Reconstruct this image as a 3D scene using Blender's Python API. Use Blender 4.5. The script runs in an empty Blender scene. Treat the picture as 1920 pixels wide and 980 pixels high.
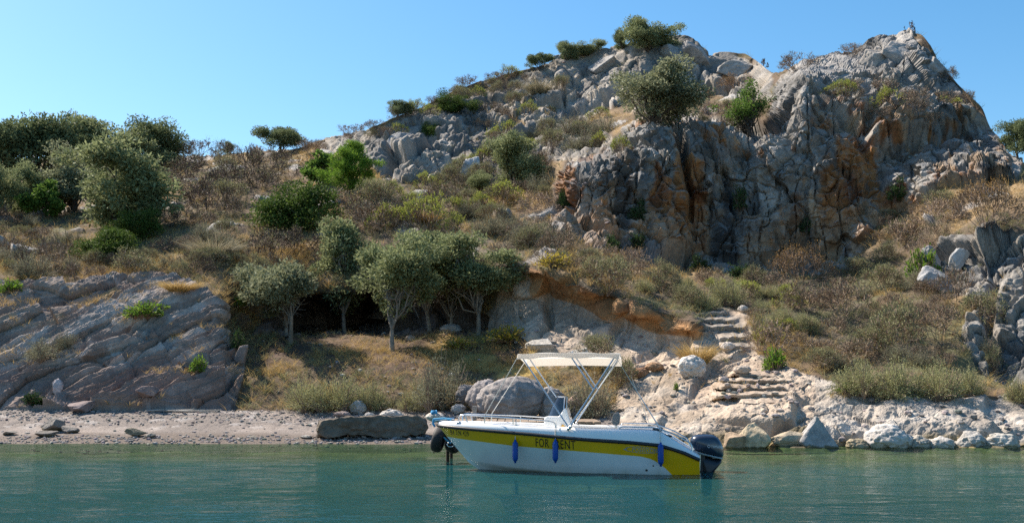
import bpy, bmesh, math, random
import numpy as np
from mathutils import Vector, Matrix, Euler

scene = bpy.context.scene
col = scene.collection

# ------------------------------------------------------------------ camera
FPX = 2058.0                     # focal length in pixels of the 1920 px wide photograph
PITCH = math.radians(6.1)
CAMZ = 1.7
cam_data = bpy.data.cameras.new('camera')
cam_data.sensor_width = 36.0
cam_data.lens = 36.0 * FPX / 1920.0
cam_data.clip_start = 0.1
cam_data.clip_end = 3000.0
cam = bpy.data.objects.new('camera', cam_data)
cam.location = (0, 0, CAMZ)
cam.rotation_euler = (math.radians(90) + PITCH, 0, 0)
col.objects.link(cam)
scene.camera = cam

# ------------------------------------------------------------------ sky, sun, exposure
SUN_EL = math.radians(47)
SUN_AZ = math.radians(-56)       # from +Y (view direction) towards +X; negative = to the left
world = bpy.data.worlds.new('World')
scene.world = world
world.use_nodes = True
wn, wl = world.node_tree.nodes, world.node_tree.links
wn.clear()
w_out = wn.new('ShaderNodeOutputWorld')
w_bg = wn.new('ShaderNodeBackground')
w_sky = wn.new('ShaderNodeTexSky')
w_sky.sky_type = 'NISHITA'
w_sky.sun_disc = False
w_sky.sun_elevation = SUN_EL
w_sky.sun_rotation = SUN_AZ
w_sky.altitude = 0.0
w_sky.air_density = 1.0
w_sky.dust_density = 0.8
w_sky.ozone_density = 3.0
w_bg.inputs['Strength'].default_value = 0.095
w_hs = wn.new('ShaderNodeHueSaturation')      # the whole sky a little deeper blue, as in the photograph
w_hs.inputs['Saturation'].default_value = 1.28
w_hs.inputs['Hue'].default_value = 0.491
wl.new(w_sky.outputs['Color'], w_hs.inputs['Color'])
wl.new(w_hs.outputs['Color'], w_bg.inputs['Color'])
wl.new(w_bg.outputs['Background'], w_out.inputs['Surface'])

sun_data = bpy.data.lights.new('sun', 'SUN')
sun_data.energy = 5.0
sun_data.angle = math.radians(0.53)
sun_data.color = (1.0, 0.90, 0.77)
sun = bpy.data.objects.new('sun', sun_data)
sd = Vector((math.sin(SUN_AZ) * math.cos(SUN_EL), math.cos(SUN_AZ) * math.cos(SUN_EL), math.sin(SUN_EL)))
sun.rotation_euler = (-sd).to_track_quat('-Z', 'Y').to_euler()
sun.location = (-40, 30, 60)
col.objects.link(sun)

scene.view_settings.view_transform = 'Standard'
scene.view_settings.look = 'None'
scene.view_settings.gamma = 1.0
scene.view_settings.use_curve_mapping = False
scene.view_settings.exposure = 0.97
scene.cycles.use_denoising = False
scene.cycles.denoiser = 'OPENIMAGEDENOISE'
scene.cycles.denoising_input_passes = 'RGB_ALBEDO_NORMAL'
scene.cycles.denoising_prefilter = 'ACCURATE'
scene.cycles.max_bounces = 10
scene.cycles.diffuse_bounces = 3
scene.cycles.transparent_max_bounces = 12
scene.cycles.sample_clamp_indirect = 4.0
scene.cycles.caustics_reflective = False
scene.cycles.caustics_refractive = False

RS = np.random.RandomState

# ------------------------------------------------------------------ helpers
def unproj(u, v, Y):
    """world point at photograph pixel (u, v) and distance Y along the view's ground direction"""
    u = np.asarray(u, float); v = np.asarray(v, float); Y = np.asarray(Y, float)
    dx = (u - 960.0) / FPX; dy = (490.0 - v) / FPX
    wy = math.cos(PITCH) - dy * math.sin(PITCH)
    wz = math.sin(PITCH) + dy * math.cos(PITCH)
    t = Y / wy
    return np.stack([dx * t, Y + 0 * t, CAMZ + wz * t], -1)

def _hash(ix, iy, iz, seed):
    h = ix * np.uint32(374761393) + iy * np.uint32(668265263) + iz * np.uint32(2147483647) + np.uint32((seed * 974634533) & 0xFFFFFFFF)
    h = (h ^ (h >> np.uint32(13))) * np.uint32(1274126177)
    h = (h ^ (h >> np.uint32(16))) * np.uint32(2246822519)
    h = h ^ (h >> np.uint32(13))
    return (h >> np.uint32(8)).astype(np.float32) * np.float32(1 / 16777216.0)

def _cells(Q):
    i = np.floor(Q)
    f = (Q - i).astype(np.float32)
    i = i.astype(np.int32).view(np.uint32)
    return np.ascontiguousarray(i[..., 0]), np.ascontiguousarray(i[..., 1]), np.ascontiguousarray(i[..., 2]), f

U1_ = np.uint32(1)
def vnoise(P, scale, seed=0):
    x, y, z, f = _cells(P / scale)
    f = f * f * f * (f * (f * 6 - 15) + 10)
    fx, fy, fz = f[..., 0], f[..., 1], f[..., 2]
    def ln(a, b, t): return a + (b - a) * t
    x1, y1, z1 = x + U1_, y + U1_, z + U1_
    a = ln(ln(_hash(x, y, z, seed), _hash(x1, y, z, seed), fx), ln(_hash(x, y1, z, seed), _hash(x1, y1, z, seed), fx), fy)
    b = ln(ln(_hash(x, y, z1, seed), _hash(x1, y, z1, seed), fx), ln(_hash(x, y1, z1, seed), _hash(x1, y1, z1, seed), fx), fy)
    return ln(a, b, fz) * 2 - 1

def fbm(P, scale, octv=4, seed=0, gain=0.5):
    out = 0; amp = 1.0; tot = 0
    for k in range(octv):
        out = out + np.float32(amp) * vnoise(P, scale, seed + k * 17)
        tot += amp; amp *= gain; scale *= 0.5
    return out / np.float32(tot)

def worley(P, scale, seed=0):
    """nearest and second nearest cell distance, the cell's random number and a random facet height in the cell"""
    x, y, z, f = _cells(P / scale)
    fx, fy, fz = f[..., 0], f[..., 1], f[..., 2]
    f1 = np.full(fx.shape, 9.0, np.float32); f2 = f1.copy(); cid = np.zeros_like(f1); fac = np.zeros_like(f1)
    for a in (-1, 0, 1):
        xa = x + np.uint32(a & 0xFFFFFFFF)
        for b in (-1, 0, 1):
            yb = y + np.uint32(b & 0xFFFFFFFF)
            for c in (-1, 0, 1):
                zc = z + np.uint32(c & 0xFFFFFFFF)
                hx, hy, hz = _hash(xa, yb, zc, seed), _hash(xa, yb, zc, seed + 1), _hash(xa, yb, zc, seed + 2)
                dx, dy, dz = a + hx - fx, b + hy - fy, c + hz - fz
                d = dx * dx + dy * dy + dz * dz
                near = d < f1
                f2 = np.where(near, f1, np.minimum(f2, d))
                cid = np.where(near, hx, cid)
                fac = np.where(near, dx * (hy - .5) + dy * (hz - .5) + dz * (hx - .5), fac)
                f1 = np.where(near, d, f1)
    return np.sqrt(f1), np.sqrt(f2), cid, fac * 2

def smooth(a, lo, hi):
    t = np.clip((a - lo) / (hi - lo), 0, 1)
    return t * t * (3 - 2 * t)

def np_mesh(name, V, F, mats=(), attrs=None, smooth_shade=False, midx=None):
    """fast mesh from arrays; F is (n,3) or (n,4)"""
    V = np.ascontiguousarray(V, np.float32); F = np.ascontiguousarray(F, np.int32)
    me = bpy.data.meshes.new(name)
    n, k = F.shape
    me.vertices.add(len(V)); me.vertices.foreach_set('co', V.ravel())
    me.loops.add(n * k); me.loops.foreach_set('vertex_index', F.ravel())
    me.polygons.add(n)
    me.polygons.foreach_set('loop_start', np.arange(0, n * k, k, dtype=np.int32))
    if smooth_shade:
        me.polygons.foreach_set('use_smooth', np.ones(n, bool))
    else:
        me.polygons.foreach_set('use_smooth', np.zeros(n, bool))
    if midx is not None:
        me.polygons.foreach_set('material_index', np.asarray(midx, np.int32))
    for an, arr in (attrs or {}).items():
        arr = np.asarray(arr, np.float32)
        if arr.ndim == 1:
            at = me.attributes.new(an, 'FLOAT', 'POINT'); at.data.foreach_set('value', arr)
        else:
            at = me.attributes.new(an, 'FLOAT_COLOR', 'POINT')
            if arr.shape[1] == 3:
                arr = np.concatenate([arr, np.ones((len(arr), 1), np.float32)], 1)
            at.data.foreach_set('color', np.ascontiguousarray(arr).ravel())
    for m in mats:
        me.materials.append(m)
    me.update(calc_edges=True)
    return me

def tag(o, label=None, cat=None, group=None, kind=None):
    if label: o['label'] = label
    if cat: o['category'] = cat
    if group: o['group'] = group
    if kind: o['kind'] = kind
    return o

def add(name, me, parent=None, loc=None):
    o = bpy.data.objects.new(name, me)
    col.objects.link(o)
    if parent is not None: o.parent = parent
    if loc is not None: o.location = loc
    return o

def empty(name, loc=(0, 0, 0), rz=0.0):
    o = bpy.data.objects.new(name, None)
    o.empty_display_size = 0.2
    o.location = loc; o.rotation_euler = (0, 0, rz)
    col.objects.link(o)
    return o

# ------------------------------------------------------------------ materials
def nodes_of(m):
    m.use_nodes = True
    return m.node_tree.nodes, m.node_tree.links

def simple(name, color, rough=0.5, metal=0.0, var=0.0, vscale=8.0, bump=0.0, bscale=40.0, coat=0.0, spec=0.5):
    """Principled with a little noise in colour and relief"""
    m = bpy.data.materials.new(name)
    n, l = nodes_of(m)
    p = n['Principled BSDF']
    p.inputs['Roughness'].default_value = rough
    p.inputs['Metallic'].default_value = metal
    p.inputs['Coat Weight'].default_value = coat
    p.inputs['Specular IOR Level'].default_value = spec
    tc = n.new('ShaderNodeTexCoord')
    nz = n.new('ShaderNodeTexNoise'); nz.inputs['Scale'].default_value = vscale; nz.inputs['Detail'].default_value = 5
    l.new(tc.outputs['Object'], nz.inputs['Vector'])
    mr = n.new('ShaderNodeMapRange'); mr.inputs['From Min'].default_value = 0.25; mr.inputs['From Max'].default_value = 0.75
    mr.inputs['To Min'].default_value = 1 - var; mr.inputs['To Max'].default_value = 1 + var
    l.new(nz.outputs['Fac'], mr.inputs['Value'])
    mx = n.new('ShaderNodeVectorMath'); mx.operation = 'SCALE'
    mx.inputs[0].default_value = color
    l.new(mr.outputs['Result'], mx.inputs['Scale'])
    l.new(mx.outputs['Vector'], p.inputs['Base Color'])
    if bump > 0:
        nb = n.new('ShaderNodeTexNoise'); nb.inputs['Scale'].default_value = bscale; nb.inputs['Detail'].default_value = 6
        l.new(tc.outputs['Object'], nb.inputs['Vector'])
        b = n.new('ShaderNodeBump'); b.inputs['Strength'].default_value = bump; b.inputs['Distance'].default_value = 0.02
        l.new(nb.outputs['Fac'], b.inputs['Height'])
        l.new(b.outputs['Normal'], p.inputs['Normal'])
    return m

def terrain_mat(name, rough=0.92, bump=0.6, bscale=6.0):
    """vertex colour of the rock or earth, broken up by fine noise, with fine relief"""
    m = bpy.data.materials.new(name)
    n, l = nodes_of(m)
    p = n['Principled BSDF']; p.inputs['Roughness'].default_value = rough
    p.inputs['Specular IOR Level'].default_value = 0.25
    at = n.new('ShaderNodeAttribute'); at.attribute_name = 'albedo'
    tc = n.new('ShaderNodeTexCoord')
    n1 = n.new('ShaderNodeTexNoise'); n1.inputs['Scale'].default_value = bscale; n1.inputs['Detail'].default_value = 8; n1.inputs['Roughness'].default_value = 0.65
    n2 = n.new('ShaderNodeTexNoise'); n2.inputs['Scale'].default_value = bscale * 5; n2.inputs['Detail'].default_value = 4
    for q in (n1, n2): l.new(tc.outputs['Object'], q.inputs['Vector'])
    mr = n.new('ShaderNodeMapRange'); mr.inputs['From Min'].default_value = 0.3; mr.inputs['From Max'].default_value = 0.7
    mr.inputs['To Min'].default_value = 0.72; mr.inputs['To Max'].default_value = 1.25
    l.new(n1.outputs['Fac'], mr.inputs['Value'])
    mr2 = n.new('ShaderNodeMapRange'); mr2.inputs['From Min'].default_value = 0.3; mr2.inputs['From Max'].default_value = 0.7
    mr2.inputs['To Min'].default_value = 0.85; mr2.inputs['To Max'].default_value = 1.15
    l.new(n2.outputs['Fac'], mr2.inputs['Value'])
    mm = n.new('ShaderNodeMath'); mm.operation = 'MULTIPLY'
    l.new(mr.outputs['Result'], mm.inputs[0]); l.new(mr2.outputs['Result'], mm.inputs[1])
    sc = n.new('ShaderNodeVectorMath'); sc.operation = 'SCALE'
    l.new(at.outputs['Color'], sc.inputs[0]); l.new(mm.outputs['Value'], sc.inputs['Scale'])
    l.new(sc.outputs['Vector'], p.inputs['Base Color'])
    b = n.new('ShaderNodeBump'); b.inputs['Strength'].default_value = bump; b.inputs['Distance'].default_value = 0.06
    l.new(n1.outputs['Fac'], b.inputs['Height'])
    b2 = n.new('ShaderNodeBump'); b2.inputs['Strength'].default_value = bump * 0.6; b2.inputs['Distance'].default_value = 0.015
    l.new(n2.outputs['Fac'], b2.inputs['Height']); l.new(b.outputs['Normal'], b2.inputs['Normal'])
    l.new(b2.outputs['Normal'], p.inputs['Normal'])
    return m

def leaf_mat(name, c_dark, c_light, trans=0.3, rough=0.55, tcol=None):
    m = bpy.data.materials.new(name)
    n, l = nodes_of(m)
    out = n['Material Output']; p = n['Principled BSDF']
    p.inputs['Roughness'].default_value = .7; p.inputs['Specular IOR Level'].default_value = 0.12
    at = n.new('ShaderNodeAttribute'); at.attribute_name = 'tint'
    mx = n.new('ShaderNodeMix'); mx.data_type = 'RGBA'
    mx.inputs['A'].default_value = (*c_dark, 1); mx.inputs['B'].default_value = (*c_light, 1)
    l.new(at.outputs['Fac'], mx.inputs['Factor'])
    l.new(mx.outputs['Result'], p.inputs['Base Color'])
    if trans > 0:
        t = n.new('ShaderNodeBsdfTranslucent')
        if tcol is None:
            l.new(mx.outputs['Result'], t.inputs['Color'])
        else:
            t.inputs['Color'].default_value = (*tcol, 1)
        ms = n.new('ShaderNodeMixShader'); ms.inputs[0].default_value = trans
        l.new(p.outputs[0], ms.inputs[1]); l.new(t.outputs[0], ms.inputs[2])
        l.new(ms.outputs[0], out.inputs['Surface'])
    return m
# ------------------------------------------------------------------ the hill: control profiles
# for each photograph column u: (v, distance) pairs from the sea bed edge upwards
COLS = [
 (-400, [(850,28),(826,29.8),(772,34),(640,37),(530,40),(470,45),(420,50),(380,56),(300,76)]),
 (0,    [(850,28),(826,29.8),(771,34.1),(640,36.8),(530,39.8),(470,45),(420,50),(385,55),(300,76)]),
 (150,  [(850,28),(826,29.8),(770,34.2),(640,36.5),(540,39.5),(480,44),(430,49),(400,53),(293,76)]),
 (300,  [(850,28),(826,29.8),(768,34.4),(600,37.5),(525,40),(470,44),(400,52),(340,60),(294,74)]),
 (415,  [(850,28),(826,29.8),(768,34.4),(640,36.6),(560,38.2),(520,40.5),(460,44),(400,51),(340,59),(288,72)]),
 (450,  [(850,28),(826,29.8),(768,34.4),(720,36),(650,38.5),(600,40.5),(560,41),(530,41.5),(460,45),(400,51),(340,58),(286,71)]),
 (500,  [(850,28),(826,29.7),(768,34.5),(735,35.5),(690,37),(640,40),(618,42.0),(580,42.9),(545,42.6),(525,43),(460,46),(400,51),(340,58),(285,71)]),
 (560,  [(850,28),(827,29.7),(768,34.5),(740,35.3),(690,37),(650,39.5),(622,43),(616,47),(575,47),(560,43.4),(530,43.4),(470,46),(400,51),(340,58),(300,64),(272,71)]),
 (700,  [(850,28),(827,29.6),(768,34.5),(735,35.3),(690,37),(650,39.5),(622,43),(616,48),(565,48),(550,43.4),(520,43.4),(460,46),(400,50.5),(350,55),(335,57),(240,61)]),
 (765,  [(850,28),(827,29.6),(768,34.4),(735,35.2),(690,37),(650,39.5),(620,42.6),(612,44.2),(575,44.0),(545,43.2),(510,43.5),(460,45.8),(400,50),(345,55.5),(300,57),(208,63)]),
 (850,  [(850,27.8),(828,29.5),(770,34),(740,35),(690,37),(650,39.5),(610,42.5),(590,43.2),(540,43.5),(500,43.7),(460,45.5),(400,50),(340,56),(300,57.5),(230,61),(175,66)]),
 (950,  [(850,27.6),(828,29.3),(775,33.5),(740,34.5),(700,36),(660,38.5),(625,40),(600,41),(560,41.5),(500,40.5),(480,42),(440,46),(400,49.5),(340,54),(260,60),(200,64),(145,68)]),
 (1020, [(850,27.5),(828,29.2),(780,32.8),(735,34.2),(690,35.5),(640,37.5),(600,39.7),(560,40.3),(530,39.8),(508,38.4),(495,39.5),(470,42),(430,46),(400,48),(360,50),(300,56),(240,60),(180,64),(120,68)]),
 (1060, [(850,27.4),(828,29.1),(782,32.5),(738,34),(690,35.3),(640,37.5),(600,39.4),(560,39.9),(537,39.4),(517,38),(503,39),(480,41.5),(440,45.5),(400,46.7),(340,47),(310,47.8),(296,50.5),(280,55),(240,59),(200,63),(100,68)]),
 (1100, [(850,27.3),(828,29),(785,32),(740,33.8),(690,35),(640,37.3),(600,38.9),(562,38.9),(546,37.3),(530,37.6),(510,39),(480,42),(460,45),(440,46),(400,46.9),(340,46.6),(305,47.5),(290,50),(270,55),(220,60),(190,63),(95,68)]),
 (1200, [(850,27.2),(832,28.6),(790,30.5),(740,32.5),(700,34.3),(685,35),(640,36.8),(607,37.4),(590,36.1),(568,36.5),(540,39),(500,43.5),(480,45.7),(400,46.6),(300,46.8),(255,47.8),(240,49.5),(225,53),(205,58),(190,60.5),(75,66)]),
 (1300, [(850,27),(834,28.3),(790,29.8),(740,31.8),(700,33.6),(665,35.2),(648,35.6),(628,35.5),(614,34.8),(598,36),(560,39.5),(510,44.5),(490,46),(400,46.6),(300,46.6),(240,47.6),(225,50),(210,55),(190,60),(170,62),(70,66)]),
 (1345, [(850,27),(834,28.3),(790,29.6),(740,31.6),(700,33.3),(665,34.6),(640,35.4),(620,36.2),(598,37),(560,39.5),(510,44.5),(490,46),(400,46.5),(300,46.6),(240,47.6),(225,50),(210,55),(190,59),(170,61.5),(96,65)]),
 (1400, [(850,27),(834,28.3),(800,29.2),(770,30),(720,31.6),(690,33),(640,35.3),(600,37),(560,39.5),(515,44.5),(490,46),(400,46.2),(300,46.5),(245,47.5),(235,49.5),(215,54),(190,58),(110,64)]),
 (1460, [(850,27),(834,28.2),(800,29.1),(767,30),(720,31.5),(690,32.9),(640,35.2),(600,37),(555,40),(510,44.7),(485,46),(300,46.4),(240,47.3),(195,49.5),(160,52),(130,56)]),
 (1500, [(850,27),(834,28.2),(800,29),(765,30),(720,31.3),(690,32.7),(640,35),(600,37),(550,40.5),(510,44.5),(480,45.8),(300,46),(200,46.8),(140,48.5),(115,53)]),
 (1600, [(850,27),(834,28.1),(800,28.7),(720,30.8),(700,32.3),(640,35),(560,39.5),(500,43.5),(470,45),(350,45.6),(250,46.2),(170,48),(120,50.5),(95,54)]),
 (1690, [(850,27),(834,28),(800,28.5),(740,30),(715,31),(690,32.3),(600,36.5),(520,40.5),(450,43.5),(400,44.8),(300,45.6),(200,47),(120,49.5),(75,52),(62,53)]),
 (1760, [(850,27),(834,28),(800,28.4),(745,30),(720,31),(690,32.3),(600,36),(500,38.5),(440,40.5),(400,42.5),(350,44),(290,45.5),(220,47.5),(135,51)]),
 (1850, [(850,27),(834,28),(800,28.3),(760,29.7),(735,30.8),(700,32.5),(600,35),(500,36.5),(450,37.8),(430,39),(380,41),(345,43),(300,45),(235,48)]),
 (1920, [(850,27),(834,27.9),(790,28.5),(755,30),(720,31.5),(700,32.6),(600,34.3),(500,36),(440,37),(425,38.5),(350,42),(300,46)]),
 (2320, [(850,27),(834,27.9),(790,28.5),(755,30),(720,31.5),(700,32.6),(600,34.3),(500,36.5),(440,38),(425,39.5),(380,44),(340,50)]),
]
RIDGE = [(-400,305),(0,300),(200,296),(340,294),(420,290),(500,286),(560,274),(600,264),(650,250),(700,238),(740,222),(780,205),(850,172),(900,153),(960,138),(1010,124),(1060,100),
 (1130,86),(1200,78),(1240,68),(1262,64),(1290,68),(1310,78),(1330,97),(1350,97),(1375,98),(1395,99),(1415,112),(1440,132),(1460,135),(1480,128),(1500,116),(1530,105),(1560,97),(1600,93),
 (1618,82),(1640,70),(1660,64),(1685,60),(1706,61),(1728,68),(1744,88),(1756,112),(1770,132),(1796,158),(1838,200),(1858,238),(1880,268),(1895,295),(1920,302),(2050,320),(2320,345)]

U0, U1, NU, NV, NB = -150, 2070, 1180, 560, 24
ug = np.linspace(U0, U1, NU)
vr = np.interp(ug, *zip(*RIDGE))
sg = np.linspace(0, 1, NV)
UU = np.repeat(ug[None, :], NV, 0)
VV = 850 + (vr[None, :] - 850) * sg[:, None]
cu = np.array([c[0] for c in COLS], float)
cY = []
for _, prof in COLS:
    pv = np.array([p[0] for p in prof][::-1], float); py = np.array([p[1] for p in prof][::-1], float)
    cY.append((pv, py))
ci = np.clip(np.searchsorted(cu, ug) - 1, 0, len(cu) - 2)
ct = (ug - cu[ci]) / (cu[ci + 1] - cu[ci])
ct = ct * 0.5 + (ct * ct * (3 - 2 * ct)) * 0.5
YY = np.empty((NV, NU))
for j in range(NU):
    a = np.interp(VV[:, j], *cY[ci[j]]); b = np.interp(VV[:, j], *cY[ci[j] + 1])
    YY[:, j] = a + (b - a) * ct[j]

def blur(A, k, axis):
    ker = np.exp(-0.5 * (np.arange(-3 * k, 3 * k + 1) / k) ** 2); ker /= ker.sum()
    pad = [(0, 0)] * A.ndim; pad[axis] = (3 * k, 3 * k)
    B = np.pad(A, pad, mode='edge')
    out = 0
    for i, w in enumerate(ker):
        sl = [slice(None)] * A.ndim; sl[axis] = slice(i, i + A.shape[axis])
        out = out + w * B[tuple(sl)]
    return out
YY = blur(blur(YY, 3, 0), 6, 1)
# --- steps cut into the rock: near vertical risers and worn, outward sloping treads
LOWER = [(1392,1494,762,6),(1334,1476,745,6),(1344,1466,731,6),(1350,1490,717,5),(1366,1450,706,4)]     # u from, u to, foot of riser, riser height
UPPER = [(1352,1404,655,7),(1344,1402,640,9),(1318,1396,622,9),(1308,1380,606,8),(1304,1364,593,7)]
STEPM = np.zeros((NV, NU)); STEPS = []
for flt in (LOWER, UPPER):
    for k, (ua, ub, vb, rh) in enumerate(flt):
        nb = flt[k + 1][2] if k + 1 < len(flt) else vb - 14
        wob = 1.3 * np.sin(UU / 23.0 + k * 2.7) + .8 * np.sin(UU / 7.3 + k * 1.9) + .6 * np.sin(UU / 3.1 + k * 4)
        edge = 11.0
        mu = smooth(UU, ua - edge, ua + edge) * smooth(-UU, -ub - edge, -ub + edge)
        v_ = VV + wob
        inr = (v_ <= vb) & (v_ > nb)
        jmid = int(((ua + ub) / 2 - U0) / (U1 - U0) * (NU - 1))
        base_of = lambda q: np.interp(q, VV[::-1, jmid], YY[::-1, jmid])
        yb, yn = base_of(vb), base_of(nb)
        ys_ = np.where(v_ > vb - rh, yb - .05 * (vb - v_) / rh, yb - .05 + (yn - yb + .05) * np.clip((vb - rh - v_) / (vb - rh - nb), 0, 1))
        YY = np.where(inr, YY + (ys_ - YY) * mu, YY)
        STEPM = np.maximum(STEPM, mu * inr)
        STEPS.append((flt is UPPER, inr & (mu > .5)))
STEPM = blur(blur(STEPM, 2, 0), 2, 1)
P0 = unproj(UU, VV, YY)

def up2(A):
    """bilinear doubling back to the full grid"""
    r = np.arange(NV) / 2.0; r0 = np.minimum(r.astype(int), A.shape[0] - 1); r1 = np.minimum(r0 + 1, A.shape[0] - 1); rt = (r - r0)[:, None].astype(np.float32)
    c = np.arange(NU) / 2.0; c0 = np.minimum(c.astype(int), A.shape[1] - 1); c1 = np.minimum(c0 + 1, A.shape[1] - 1); k = (c - c0)[None, :].astype(np.float32)
    A = A[r0] * (1 - rt) + A[r1] * rt
    return A[:, c0] * (1 - k) + A[:, c1] * k
def lo(scale, octv=4, seed=0, stretch=(1, 1, 1), off=0.0):
    return up2(fbm(P0[::2, ::2] * np.array(stretch) + off, scale, octv, seed))

def inside(poly, U=None, V=None):
    U = UU if U is None else U; V = VV if V is None else V
    r = np.zeros(U.shape, bool)
    n = len(poly); j = n - 1
    for i in range(n):
        xi, yi = poly[i]; xj, yj = poly[j]
        c = ((yi > V) != (yj > V)) & (U < (xj - xi) * (V - yi) / ((yj - yi) or 1e-9) + xi)
        r ^= c; j = i
    return r

nzr = lo(2.2, 4, 91)
nzr2 = lo(0.9, 3, 191)
def region(poly, soft=4, wob=0.55):
    m = inside(poly).astype(float)
    m = blur(blur(m, soft, 0), soft, 1)
    return smooth(m + nzr * wob * 0.5 + nzr2 * wob * 0.25, 0.38, 0.62) * (m > 0.01)

SLAB  = region([(-150,770),(440,770),(462,700),(432,650),(428,575),(380,540),(330,522),(200,522),(100,540),(0,530),(-150,520)], 4, 0.5)
BEACH = region([(-150,860),(-150,769),(500,769),(880,772),(1010,779),(1130,778),(1172,800),(1185,860)], 2, 0.2)
CLIFF = region([(1040,340),(1062,298),(1130,280),(1200,228),(1290,212),(1440,232),(1455,150),(1500,112),(1690,50),(1760,125),(1920,300),(1910,335),(1830,345),(1760,350),(1700,390),(1620,455),(1600,505),(1400,515),(1200,495),(1110,465),(1035,425)], 4, 0.4)
CRAG  = region([(870,190),(940,160),(1000,128),(1060,98),(1260,55),(1345,90),(1450,125),(1445,190),(1330,175),(1290,195),(1180,190),(1100,215),(1080,260),(1000,245),(960,215),(905,235),(860,225)], 4, 0.9)
CRAG2 = region([(860,210),(1000,235),(1110,250),(1190,240),(1180,285),(1060,300),(960,330),(900,345),(840,330),(830,270)], 5, 1.5)
OUTC  = region([(595,268),(640,252),(720,235),(800,200),(860,180),(900,195),(890,260),(840,335),(760,345),(715,335),(690,300),(650,285),(600,285)], 4, 0.5)
SHORE = region([(1155,860),(1135,780),(1160,720),(1230,695),(1310,690),(1400,655),(1440,680),(1530,705),(1580,718),(1700,728),(1850,745),(1930,735),(2070,735),(2070,860)], 4, 0.3)
WALL  = region([(905,615),(935,540),(950,500),(1005,500),(1060,525),(1200,575),(1345,628),(1345,650),(1300,690),(1180,702),(1100,690),(1020,690),(990,640)], 3, 0.3)
BROW  = region([(965,492),(1000,500),(1060,510),(1110,528),(1200,570),(1345,622),(1352,646),(1300,638),(1190,612),(1120,590),(1090,574),(1010,552),(985,530)], 2, 0.25)
ROUT  = region([(1725,500),(1760,468),(1830,438),(1930,425),(2070,420),(2070,720),(1915,725),(1840,700),(1800,640),(1830,560),(1760,540)], 4, 0.9)
STAIR = region([(1290,690),(1330,580),(1400,590),(1420,660),(1530,705),(1525,775),(1470,800),(1340,790),(1290,740)], 3, 0.3)
BANK  = region([(440,770),(462,690),(520,700),(700,705),(850,700),(1000,690),(1150,700),(1150,782),(880,772)], 3, 0.4)
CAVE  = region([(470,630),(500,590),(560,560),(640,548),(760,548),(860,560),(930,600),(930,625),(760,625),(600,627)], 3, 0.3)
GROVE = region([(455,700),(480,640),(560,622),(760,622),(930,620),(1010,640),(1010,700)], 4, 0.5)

ROCK = np.clip(np.maximum.reduce([CLIFF, CRAG * 0.95, CRAG2 * 0.85, OUTC, SHORE, WALL, ROUT * 0.95, CAVE]), 0, 1)
SLABR = SLAB * (1 - BEACH)

# normals of the undisplaced surface
def grid_normals(P):
    du = np.gradient(P, axis=1); dv = np.gradient(P, axis=0)
    n = np.cross(du, dv)
    n /= np.linalg.norm(n, axis=-1, keepdims=True) + 1e-12
    return n
N0 = grid_normals(blur(blur(P0, 5, 0), 5, 1))
if N0[..., 1].mean() > 0: N0 = -N0

# --- rock relief: jointed limestone, broken into tilted facets of several sizes
W3 = np.stack([lo(1.6, 3, 5), lo(1.6, 3, 6), lo(1.6, 3, 7)], -1)
Q = P0 + 0.28 * W3
f1, f2, c1, p1 = worley(Q * np.array([1.0, 0.8, 0.55]), 2.4, 11)
crk1 = smooth(f2 - f1 + .05 * nzr2, 0.0, 0.16)
g1, g2, c2, p2 = worley(Q * np.array([1.0, 1.0, 0.7]) + 3.3, 0.95, 23)
crk2 = smooth(g2 - g1, 0.0, 0.14)
h1, h2, c3, p3 = worley(P0 + 0.15 * W3, 0.36, 37)
crk3 = smooth(h2 - h1, 0.0, 0.2)
q1, q2, c0, p0 = worley((Q * np.array([1.0, 0.9, 0.42]))[::2, ::2] + 7.7, 4.6, 19)
q1, q2, c0, p0 = up2(q1), up2(q2), up2(c0), up2(p0)
crk0 = smooth(q2 - q1 + .03 * nzr2, 0.0, 0.12); w0_ = smooth(q2 - q1, 0, .16); p0 = p0 * w0_; c0 = .5 + (c0 - .5) * w0_; w1_ = smooth(f2 - f1, 0, .10); p1 = p1 * w1_; c1 = .5 + (c1 - .5) * w1_
fine = fbm(P0, 0.6, 5, 51, .6)
ridg = 1 - 2 * np.abs(lo(1.1, 5, 55))
macro = lo(5.0, 3, 57, (1, 1, .45))
vert = lo(1.0, 4, 61, (1, 1, 0.2))
rock_d = 0.55 * (c1 - 0.5) + 1.0 * p1 - 0.45 * (1 - crk1) + 0.20 * (c2 - 0.5) + 0.42 * p2 - 0.17 * (1 - crk2) + 0.16 * p3 - 0.06 * (1 - crk3) + 0.14 * fine + 0.08 * (ridg - .5)
def joints(w, h, seed, e1, e2):
    """blocks between two sets of joints: random number of the block, tilt across the block"""
    a_ = (Q @ np.array(e1)) / w + .35 * nzr; kx = np.floor(a_)
    u32 = lambda q: q.astype(np.int32).view(np.uint32)
    z32 = np.zeros(kx.shape, np.uint32)
    b_ = (Q @ np.array(e2)) / h + 3.0 * _hash(u32(kx), z32, z32, seed) + .3 * nzr2; kz = np.floor(b_)
    h_ = _hash(u32(kx), u32(kz), z32, seed + 1); g_ = _hash(u32(kx), u32(kz), z32, seed + 2)
    return h_, (a_ - kx - .5) * (h_ - .5) + (b_ - kz - .5) * (g_ - .3)
E1, E2 = (.93, .33, .16), (-.14, .2, 1.0)
j1, t1 = joints(2.3, 3.4, 331, E1, E2)
j2, t2 = joints(.95, 1.5, 341, (.95, .28, -.12), (.12, .2, 1.0))
j3, t3 = joints(.42, .55, 351, (.95, .28, .2), (-.2, .2, 1.0))
cv = j2
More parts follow.
